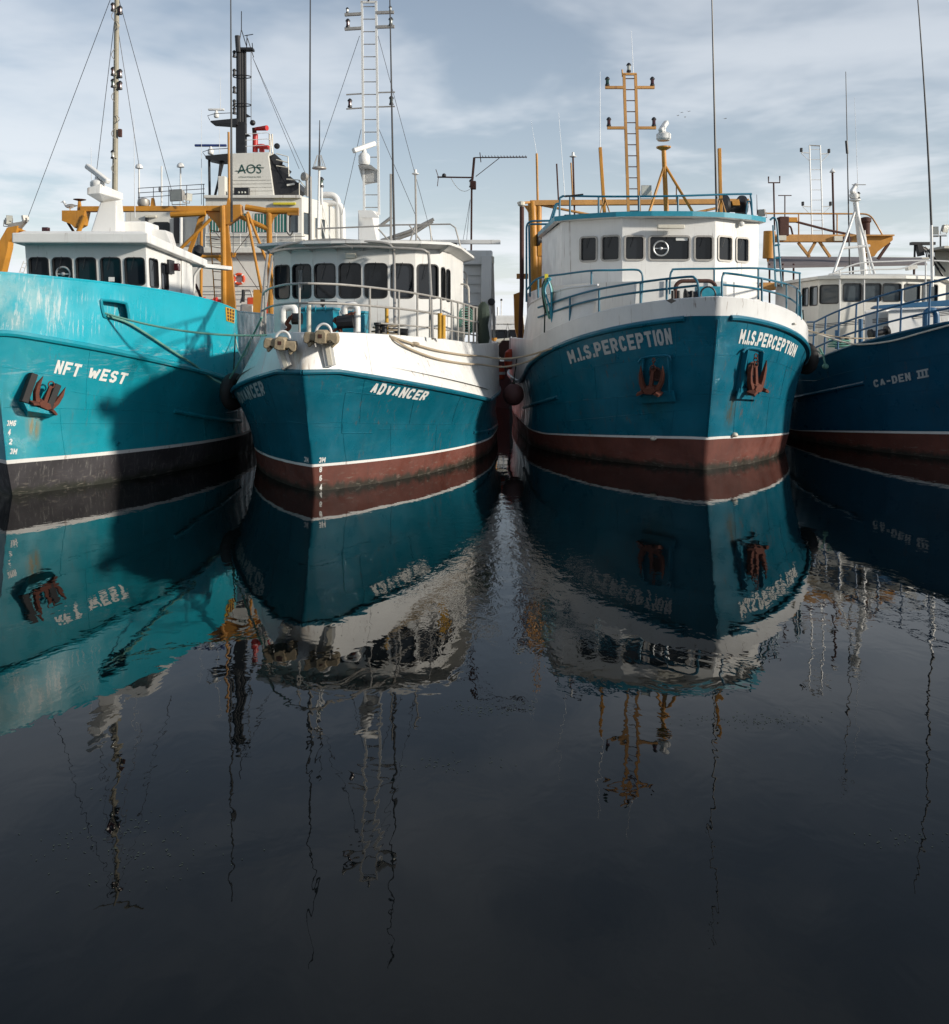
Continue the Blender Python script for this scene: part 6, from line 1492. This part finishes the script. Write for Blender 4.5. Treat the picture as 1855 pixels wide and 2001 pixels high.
for y in (220, 258): MB().plate([K(x, yy, SA + 2) for x, yy in ((478, y), (491, y + 8), (478, y + 10))], .1).build('mast_gusset', 'black', mst, smooth=False)
polyx('radar_platform', [(411, 236), (463, 231), (463, 243), (440, 241), (412, 239)], SA + 1.4, SA + 2.4, 'black', mst)
MB().tube([K(x, y, SA + 1.4) for x, y in ((463, 220), (420, 222), (406, 226), (410, 235))], .02, 5).build('platform_rail', 'black', mst)
radar(mst, K(423, 230, SA + 1.9), .9, R(0), (.14, .3), th=.12)
lp = polyx('radar_platform', [(401, 304), (445, 300), (445, 313), (420, 314), (402, 310)], SA + .6, SA + 1.8, 'black', fn)
for a, b in (((409, 313), (410, 384)), ((437, 313), (420, 384)), ((432, 313), (428, 350))): MB().tube([K(*a, SA + 1), K(*b, SA + 1)], .07, 8).build('platform_leg', 'black', lp)
MB().tube([K(x, y, SA + .7) for x, y in ((445, 290), (410, 292), (396, 297), (402, 306))], .02, 5).build('platform_rail', 'black', lp)
radar(lp, K(412, 302, SA + 1.1), 1.75, R(0), (.16, .34), th=.13, bar='letter_blue')
# fire monitors
for x, y0, y1 in ((499, 297, 262), (512, 297, 282)): MB().tube([K(x, y0, SA + 2), K(x, y1, SA + 2)], .15, 12).build('monitor_base', 'red', ba)
MB().tube([K(497, 250, SA + 2), K(498, 264, SA + 2)], .12, 10).build('monitor_head', 'rust_dark', ba); MB().ball(K(494, 240, SA + 2), .16).build('monitor_swivel', 'black', ba)
MB().tube([K(500, 252, SA + 1.9), K(522, 250, SA + 1.5)], [.10, .15], 12).build('monitor_barrel', 'red', ba); MB().tube([K(505, 286, SA + 1.9), K(525, 288, SA + 1.7)], .13, 12).build('monitor_barrel', 'red', ba)
for y in (262, 274, 286): MB().tube(bend([K(480, y, SA + 1.2), K(528, y - 3, SA + 1.2), K(533, 298, SA + 1.2)], .2), .02, 5).build('monitor_rail', 'gear_white', ba)
for x in (527, 532): MB().tube([K(x, 262, SA + 2.5), K(x + 2, 330, SA + 2.5)], .05, 6).build('rail_post', 'cream', ba)
for pts in ([(540, 300), (563, 306), (565, 345)], [(540, 312), (564, 318)], [(540, 324), (565, 328)], [(560, 350), (585, 352), (597, 366), (597, 382)], [(585, 352), (585, 384)]): MB().tube([K(x, y, SA + 1) for x, y in pts], .03, 5).build('ladder_rail', 'cream', ba)
MB().lathe(K(542, 286, SA + 1.5), [(0.02, 0), (.16, .03), (.16, .12), (.04, .16)], 12, 0, (0, -1, 0)).build('search_lamp', 'black', ba)
MB().lathe(K(600, 346, SA + 1.0), [(0.02, 0), (.2, .03), (.24, .25), (.08, .32)], 12, 0, (-.6, -.7, 0)).build('search_lamp', 'galv', ba); MB().tube([K(600, 350, SA + 1), K(601, 384, SA + 1)], .08, 8).build('lamp_post', 'galv', ba)
for x0, x1, y1 in ((628, 660, 480), (632, 668, 480)):
    MB().tube(bend([K(x0 - 6, 381 if x1 < 665 else 397, SA + 3), K(x1, 381 if x1 < 665 else 397, SA + 3), K(x1 + 2, y1, SA + 3)], .55, 8), .19, 14).build('exhaust_pipe', 'gear_white', ba)
for x in (632, 640, 650): MB().tube([K(x, 480, SA + 2), K(x - 20, 400, SA + 2)], .03, 5).build('stay_bar', 'gear_white', ba)
for a, b in (((494, 112), (600, 345)), ((494, 112), (585, 330))): MB().tube([K(*a, SA + 2), K(*b, SA + 1)], .014, 5).build('stay', 'wire', mst)
for x, yt, yb in ((394, 215, 400), (429, 250, 300), (431, 150, 215)): whip(K(x, yb, SA + 1), K(x, yt, SA + 1), .02, ba, 'whip_white')
# clutter on its fore deck
dg = MB().box(K(508, 620, SA - 2.5), (1.1, .9, 2.0)).build('deck_tank', 'orange_red', ba, bevel=.04)
for x, y, w in ((412, 583, .7), (428, 575, .5)): MB().lathe(K(x, 590, SA - 1), [(.12, -w / 2), (.26, -w / 2), (.26, -w / 2 + .06), (.14, -w / 2 + .08), (.14, w / 2 - .08), (.26, w / 2 - .06), (.26, w / 2), (.12, w / 2)], 14, 0, (1, 0, 0)).build('deck_winch', 'red', ba)
MB().box(K(485, 612, SA - 3), (.7, .6, .9)).build('fender_bundle', 'galv', ba, bevel=.1); MB().tube(bend([K(470, 592, SA - 2), K(478, 567, SA - 2), K(490, 567, SA - 2), K(497, 592, SA - 2)], .1), .05, 6).build('fairlead_frame', 'galv', ba)
MB().tube([K(476, 566, SA - 2), K(475, 590, SA - 2)], .09, 8).build('hanging_hose', 'black', ba)
lb_ = MB().tube([V(.26 * math.cos(t), 0, .26 * math.sin(t)) for t in [2 * math.pi * i / 24 for i in range(24)]], .075, 10, 0, True).build('lifebuoy', 'orange_red')
place(lb_, FA, K(467, 545, SA - .1)); tag(lb_, 'orange lifebuoy hung on the cream wall of the supply ship', 'lifebuoy')
for k in range(4):
    t = math.pi / 4 + k * math.pi / 2; MB().tube([V(.26 * math.cos(t + d), 0, .26 * math.sin(t + d)) for d in (-.12, 0, .12)], .08, 10).build('band', 'letter_white', lb_)
# orange frame between the boats, on the supply ship's bow
MB().plate([K(x, y, SA - 4) for x, y in ((496, 566), (526, 566), (526, 590), (512, 590), (506, 650), (494, 650))], .15).build('bow_frame', 'orange', ba, smooth=False)

# ------------------------------------------------------------------ small white cruiser far back in the gap
F7 = Frame(996, 45, 940)
b7 = F7.root('cabin_cruiser'); tag(b7, 'small white cabin boat far back in the gap between the middle boats, hull blacked in to darken the gap', 'boat')
H7 = Hull(F7, [Line(.2, 1.0, 4, 2, 9, .9, -.5), Line(0, 1.5, 4, 2, 9, 1.3, 0), Line(-.8, 1.7, 4, 2, 9, 1.5, 2.2)])
H7.band('hull', 0, 0, 1, 'antifoul', b7, 2); H7.band('topsides', 1, 0, 1, 'black', b7, 3)  # black hull added to keep the gap dark and cover the bright water
MB().loft([[H7.pt(1, u, .97, sd) for u in us_] for sd in (-1, 1)]).build('deck', 'cream', b7, smooth=False)
wheelhouse(F7, b7, [(-1.1, 2.6), (1.1, 2.6), (1.2, 6.5), (-1.2, 6.5)], 2.1, 3.9, {0: [(.06, .48, .5, .85), (.52, .94, .5, .85)]}, lean=-.4, r=.05, name='cabin')
MB().box((.1, 4.4, 4.15), (1.5, 1.6, .45)).build('flybridge', 'white', b7, smooth=False, bevel=.08)
q7 = F7.ats
MB().tube([q7(980, 640, 4), q7(980, 586, 4)], .03, 6).build('aerial_pole', 'gear_white', b7); MB().ball(q7(980, 586, 4), .06).build('pole_lamp', 'black', b7)
MB().tube([q7(974, 660, 4.5), q7(973, 600, 4.5)], .05, 6).build('aerial_pole', 'gear_white', b7)
floodlight(b7, q7(992, 632, 4), .35, .35, .3, 0)
for i in range(8): MB().tube([q7(968, 668 - i * 4, 3), q7(974, 667 - i * 4, 3)], .02, 5).build('ladder_rung', 'gear_white', b7)
MB().tube([q7(958, 668, 2), q7(1006, 664, 2)], .12, 10).build('spar', 'cream', b7)
MB().tube([q7(966, 690, 2), q7(966, 660, 2)], .14, 10).build('post', 'orange', b7)
for k in range(5): MB().tube([q7(964 + 9 * k, 720, 1.5), q7(966 + 9 * k, 676, 1.5)], .03, 6).build('stanchion', 'gear_white', b7)
MB().tube([q7(962, 678, 1.5), q7(1004, 678, 1.5)], .03, 6).build('rail', 'gear_white', b7)
# harbour wall closing the basin
qy = MB(); qy.box((0, 128, 0.6), (420, 12, 3.0)); qo = qy.build('quay', 'quay_stone' if paint('quay_stone', (0.24, 0.23, 0.21), 0.9, .25, .5, dent=.04) else None, smooth=False, bevel=.1); qo['kind'] = 'structure'; qo['label'] = 'low grey harbour wall behind the boats'

# ------------------------------------------------------------------ loose things: fenders, ropes, trawl door, birds
def ballfender(px, py, d, r, label, m='fender'):
    p = V((px - CX) / FPX * d, d, EYE - (py - YH) / FPX * d); mb = MB()
    mb.ball((0, 0, 0), r, 20, 12, sc=(1, 1, 1.05)); o = mb.build('fender', m); o.location = p
    MB().tube([V(0, 0, r * .98), V(0, 0, r * 1.2)], r * .16, 8).build('eye', 'rope_dark', o)
    MB().tube([V(0, 0, r * 1.2), V(.1, 0, r * 3.4)], .02, 6).build('lanyard', 'rope_dark', o)
    return tag(o, label, 'fender', 'fenders between the hulls')
ballfender(1004, 771, 31.5, .34, 'dark maroon ball fender between the two middle boats')
def tyrefender(px, py, d, R0, r0, rz, label):
    p = V((px - CX) / FPX * d, d, EYE - (py - YH) / FPX * d)
    o = MB().tube([V(0, R0 * math.cos(t), R0 * math.sin(t)) for t in [2 * math.pi * i / 28 for i in range(28)]], r0, 12, 0, True).build('tyre_fender', 'rubber'); o.location = p; o.rotation_euler = (0, 0, rz)
    MB().tube([V(0, 0, R0), V(0, .1, R0 + 1.1)], .02, 6).build('lanyard', 'rope_dark', o)
    return tag(o, label, 'tyre', 'fenders between the hulls')
tyrefender(1574, 700, 29.0, .34, .15, R(25), 'black tyre fender below the bow rail between the blue boats on the right')
tyrefender(456, 765, 25.0, .34, .15, R(-20), 'black tyre fender between the turquoise hull and the ADVANCER bow')
td = MB(); td.prism([V(x, 0, z) for x, z in ((-.5, -.3), (-.3, -.55), (.3, -.55), (.5, -.3), (.5, .3), (.3, .55), (-.3, .55), (-.5, .3))], [V(x, .12, z) for x, z in ((-.5, -.3), (-.3, -.55), (.3, -.55), (.5, -.3), (.5, .3), (.3, .55), (-.3, .55), (-.5, .3))])
td.v = [(x * .72, y, z * .72) for x, y, z in td.v]
tdo = td.build('trawl_door', 'rust_dark', smooth=False, bevel=.02); tdo.location = ((992 - CX) / FPX * 40, 40, EYE - (684 - YH) / FPX * 40); tag(tdo, 'rusty trawl door hanging in the gap behind the middle boats', 'trawl door')
MB().tube([V(-.15, -.02, .40), V(0, -.1, 1.1), V(.15, -.02, .40)], .02, 6).build('bridle', 'black', tdo)
for x, y, hh, lab in ((976, 728, .55, 'lower red orange float bag hanging in the gap between the middle boats'), (997, 702, .75, 'upper red orange float bag hanging in the gap between the middle boats')):
    o = MB().lathe((0, 0, 0), [(.05, -hh / 2), (.2, -hh * .4), (.22, 0), (.18, hh * .35), (.06, hh / 2)], 14).build('float_bag', 'orange_red'); o.location = ((x - CX) / FPX * 36, 36, EYE - (y - YH) / FPX * 36)
    MB().tube([V(0, 0, hh / 2), V(0, 0, hh / 2 + .6)], .015, 5).build('lanyard', 'rope_dark', o); MB().lathe((0, 0, -.02), [(.224, -.05), (.228, 0), (.224, .05)], 14).build('band', 'letter_white', o)
    tag(o, lab, 'float', 'float bags in the gap')

W = lambda px, py, d: V((px - CX) / FPX * d, d, EYE - (py - YH) / FPX * d)
P1 = F1.world(H1.on(3, 204, 612, 1, .02))
rope('mooring_rope', sag(P1, F2.world(q2(522, 655, .5)), .16), .024, 'rope_green', 'taut green rope from the turquoise bow port across to the ADVANCER rail')
rope('mooring_rope', smoothpath([F1.world(H1.on(bn, x, y, 1, .07)) for bn, x, y in ((3, 206, 617), (3, 245, 630), (3, 285, 654), (3, 330, 684), (3, 372, 711), (2, 410, 737))] + [W(440, 752, 25.0)], 5), .028, 'rope_green', 'green rope slanting down the turquoise hull to the tyre fender')
rope('mooring_rope', sag(F2.world(q2(512, 620, 1.2)), W(440, 755, 25.0), .05), .026, 'rope_green', 'olive rope dropping from the ADVANCER rail to the tyre fender')
rope('mooring_rope', sag(F2.world(q2(492, 660, 1.5)), F1.world(H1.on(3, 455, 652, 1, .05)), .55), .018, 'rope_white', 'slack pale line looping between the turquoise hull and the ADVANCER bow')
pe = F3.world(q3(1080, 684, 3.4)); pe2 = F3.world(q3(1056, 695, 4.2))
rope('mooring_rope', smoothpath([F2.world(q2(748, 652, 1.3))] + [F2.world(H2.on(3, x, y, 1, .06)) for x, y in ((765, 661), (800, 673), (850, 687), (900, 695))] + [F2.world(H2.on(3, 930, 699, 1, .15)), W(985, 701, 27.5), W(1030, 695, 27.6), F3.world(H3.on(3, 1084, 680, -1, .05))], 5), .028, 'rope_tan', 'upper tan rope slung from the ADVANCER bow to the M.I.S. PERCEPTION bow')
rope('mooring_rope', smoothpath([F2.world(q2(750, 652, 1.3))] + [F2.world(H2.on(3, x, y, 1, .06)) for x, y in ((768, 666), (800, 685), (850, 703), (900, 712))] + [F2.world(H2.on(3, 930, 716, 1, .15)), W(985, 717, 27.5), W(1030, 707, 28.0), F3.world(H3.on(3, 1062, 690, -1, .05))], 5), .028, 'rope_tan', 'lower tan rope slung from the ADVANCER bow to the M.I.S. PERCEPTION bow')
kn = MB().ball((0, 0, 0), .07, 10, 8, sc=(1.6, 1, .8)).build('rope_knot', 'rope_tan'); kn.location = F2.world(H2.on(3, 806, 675, 1, .08)); tag(kn, 'tan knot on the upper rope beside the white ADVANCER bulwark', 'knot')
rope('mooring_rope', smoothpath([F3.world(H3.on(3, 1548, 632, 1, .05)), W(1580, 646, 28.3)] + [F4.world(H4.on(2, x, y, -1, .09)) for x, y in ((1660, 668), (1700, 670), (1750, 663), (1800, 649), (1855, 634), (1900, 622))], 5), .026, 'rope_white', 'pale rope drooping from the M.I.S. PERCEPTION bow across the CA-DEN III hull')
rope('mooring_rope', sag(F3.world(q3(1546, 634, 2.3)), F4.world(q4(1760, 652, 2.5)), .25, 20), .018, 'rope_tan', 'thin upper rope from the M.I.S. PERCEPTION bow to the CA-DEN III rail')
rope('mooring_rope', sag(F3.world(q3(1552, 640, 2.6)), W(1611, 696, 31), .06), .02, 'rope_green', 'short green rope crossing the gap to the CA-DEN III bulwark')
gk = MB().ball((0, 0, 0), .10, 10, 8, sc=(1, 1, .9)); gk.tube([V(0, 0, .05), V(-.05, .05, .35), V(-.1, .2, .55)], .03, 6)
go = gk.build('rope_end', 'rope_green'); go.location = W(1613, 716, 29.3); tag(go, 'frayed green rope end dangling on the dark blue hull', 'rope end')

# gull on the gantry box
def gull_standing(p):
    g = empty('gull', p); tag(g, 'gull standing on the orange gantry box at the left', 'gull')
    MB().ball((0, 0, .20), .10, 14, 10, sc=(1.9, .8, .85)).build('body', 'gear_white', g)
    MB().tube([V(-.14, 0, .22), V(-.21, 0, .31), V(-.235, 0, .36)], [.06, .04, .045], 10).build('neck', 'gear_white', g); MB().ball((-.245, 0, .375), .05, 12, 8, sc=(1.2, .9, .95)).build('head', 'gear_white', g)
    MB().tube([V(-.295, 0, .37), V(-.37, 0, .355)], [.016, .004], 6).build('beak', 'yellow_post', g)
    for sd in (-1, 1):
        MB().prism([V(-.08, sd * .075, .26), V(.10, sd * .085, .28), V(.32, sd * .02, .22), V(.06, sd * .085, .17)], [V(-.08, sd * .09, .26), V(.10, sd * .10, .28), V(.32, sd * .03, .22), V(.06, sd * .10, .17)]).build('wing', 'galv', g, smooth=False)
        MB().tube([V(.0, sd * .03, .13), V(.01, sd * .03, 0)], .010, 5).build('leg', 'yellow_post', g)
    MB().prism([V(.15, -.04, .20), V(.36, -.03, .22), V(.36, .03, .22), V(.15, .04, .20)], [V(.15, -.04, .225), V(.36, -.03, .232), V(.36, .03, .232), V(.15, .04, .225)]).build('tail', 'black', g, smooth=False)
gull_standing(F1.world(G(137, 413)) )
def gull_flying(px, py, d, rz, label):
    mb = MB(); mb.ball((0, 0, 0), .10, 10, 6, sc=(2.2, .8, .7))
    for sd in (-1, 1): mb.prism([V(.08, sd * .05, .02), V(.0, sd * .38, .16), V(-.05, sd * .72, .05), V(-.10, sd * .40, .14), V(-.12, sd * .05, .02)], [V(.08, sd * .05, .04), V(.0, sd * .38, .175), V(-.05, sd * .72, .06), V(-.10, sd * .40, .155), V(-.12, sd * .05, .04)])
    mb.prism([V(-.16, -.03, 0), V(-.34, -.07, 0), V(-.34, .07, 0), V(-.16, .03, 0)], [V(-.16, -.03, .015), V(-.34, -.07, .015), V(-.34, .07, .015), V(-.16, .03, .015)])
    o = mb.build('flying_gull', 'galv', smooth=False); o.location = W(px, py, d); o.rotation_euler = (R(8), 0, rz); tag(o, label, 'gull', 'gulls flying in the distance')
for x, y, rz, wh in ((1325, 226, 20, 'leftmost'), (1331, 220, 60, 'second from left'), (1339, 229, 10, 'lowest'), (1346, 218, 40, 'rightmost')): gull_flying(x, y, 260, R(rz), 'tiny distant gull, ' + wh + ' of the four in a loose cluster beside the radar')
gull_flying(1417, 232, 230, R(30), 'tiny lone gull just right of the black whip aerial of M.I.S. PERCEPTION')

# flecks of weed and foam drifting on the surface
wd_ = MB(); rw = random.Random(3)
for cx_, cy_, sx_, sy_, n in ((940, 1385, 50, 7, 90), (1480, 1408, 70, 8, 110), (870, 1492, 60, 10, 40), (250, 1650, 110, 40, 110), (1800, 1640, 60, 10, 30), (700, 1250, 200, 50, 60)):
    for _ in range(n):
        px, py = rw.gauss(cx_, sx_), rw.gauss(cy_, sy_); d = EYE * FPX / max(350, py - YH); x0, y0 = (px - CX) / FPX * d, d
        a = rw.uniform(0, 6.3); L, Wd = rw.uniform(.003, .012), rw.uniform(.002, .005); c, s_ = math.cos(a), math.sin(a)
        wd_.add([(x0 + c * i * L - s_ * j * Wd, y0 + s_ * i * L + c * j * Wd, .003 + .002 * k) for k in (0, 1) for i, j in ((-1, -.4), (1, -.2), (.9, .7), (-.7, 1))], [(3, 2, 1, 0), (4, 5, 6, 7), (0, 1, 5, 4), (1, 2, 6, 5), (2, 3, 7, 6), (3, 0, 4, 7)])
wo = wd_.build('floating_weed', 'rope_dark', smooth=False); wo['kind'] = 'stuff'; wo['label'] = 'small dark flecks of weed drifting on the calm water'; wo['category'] = 'weed'
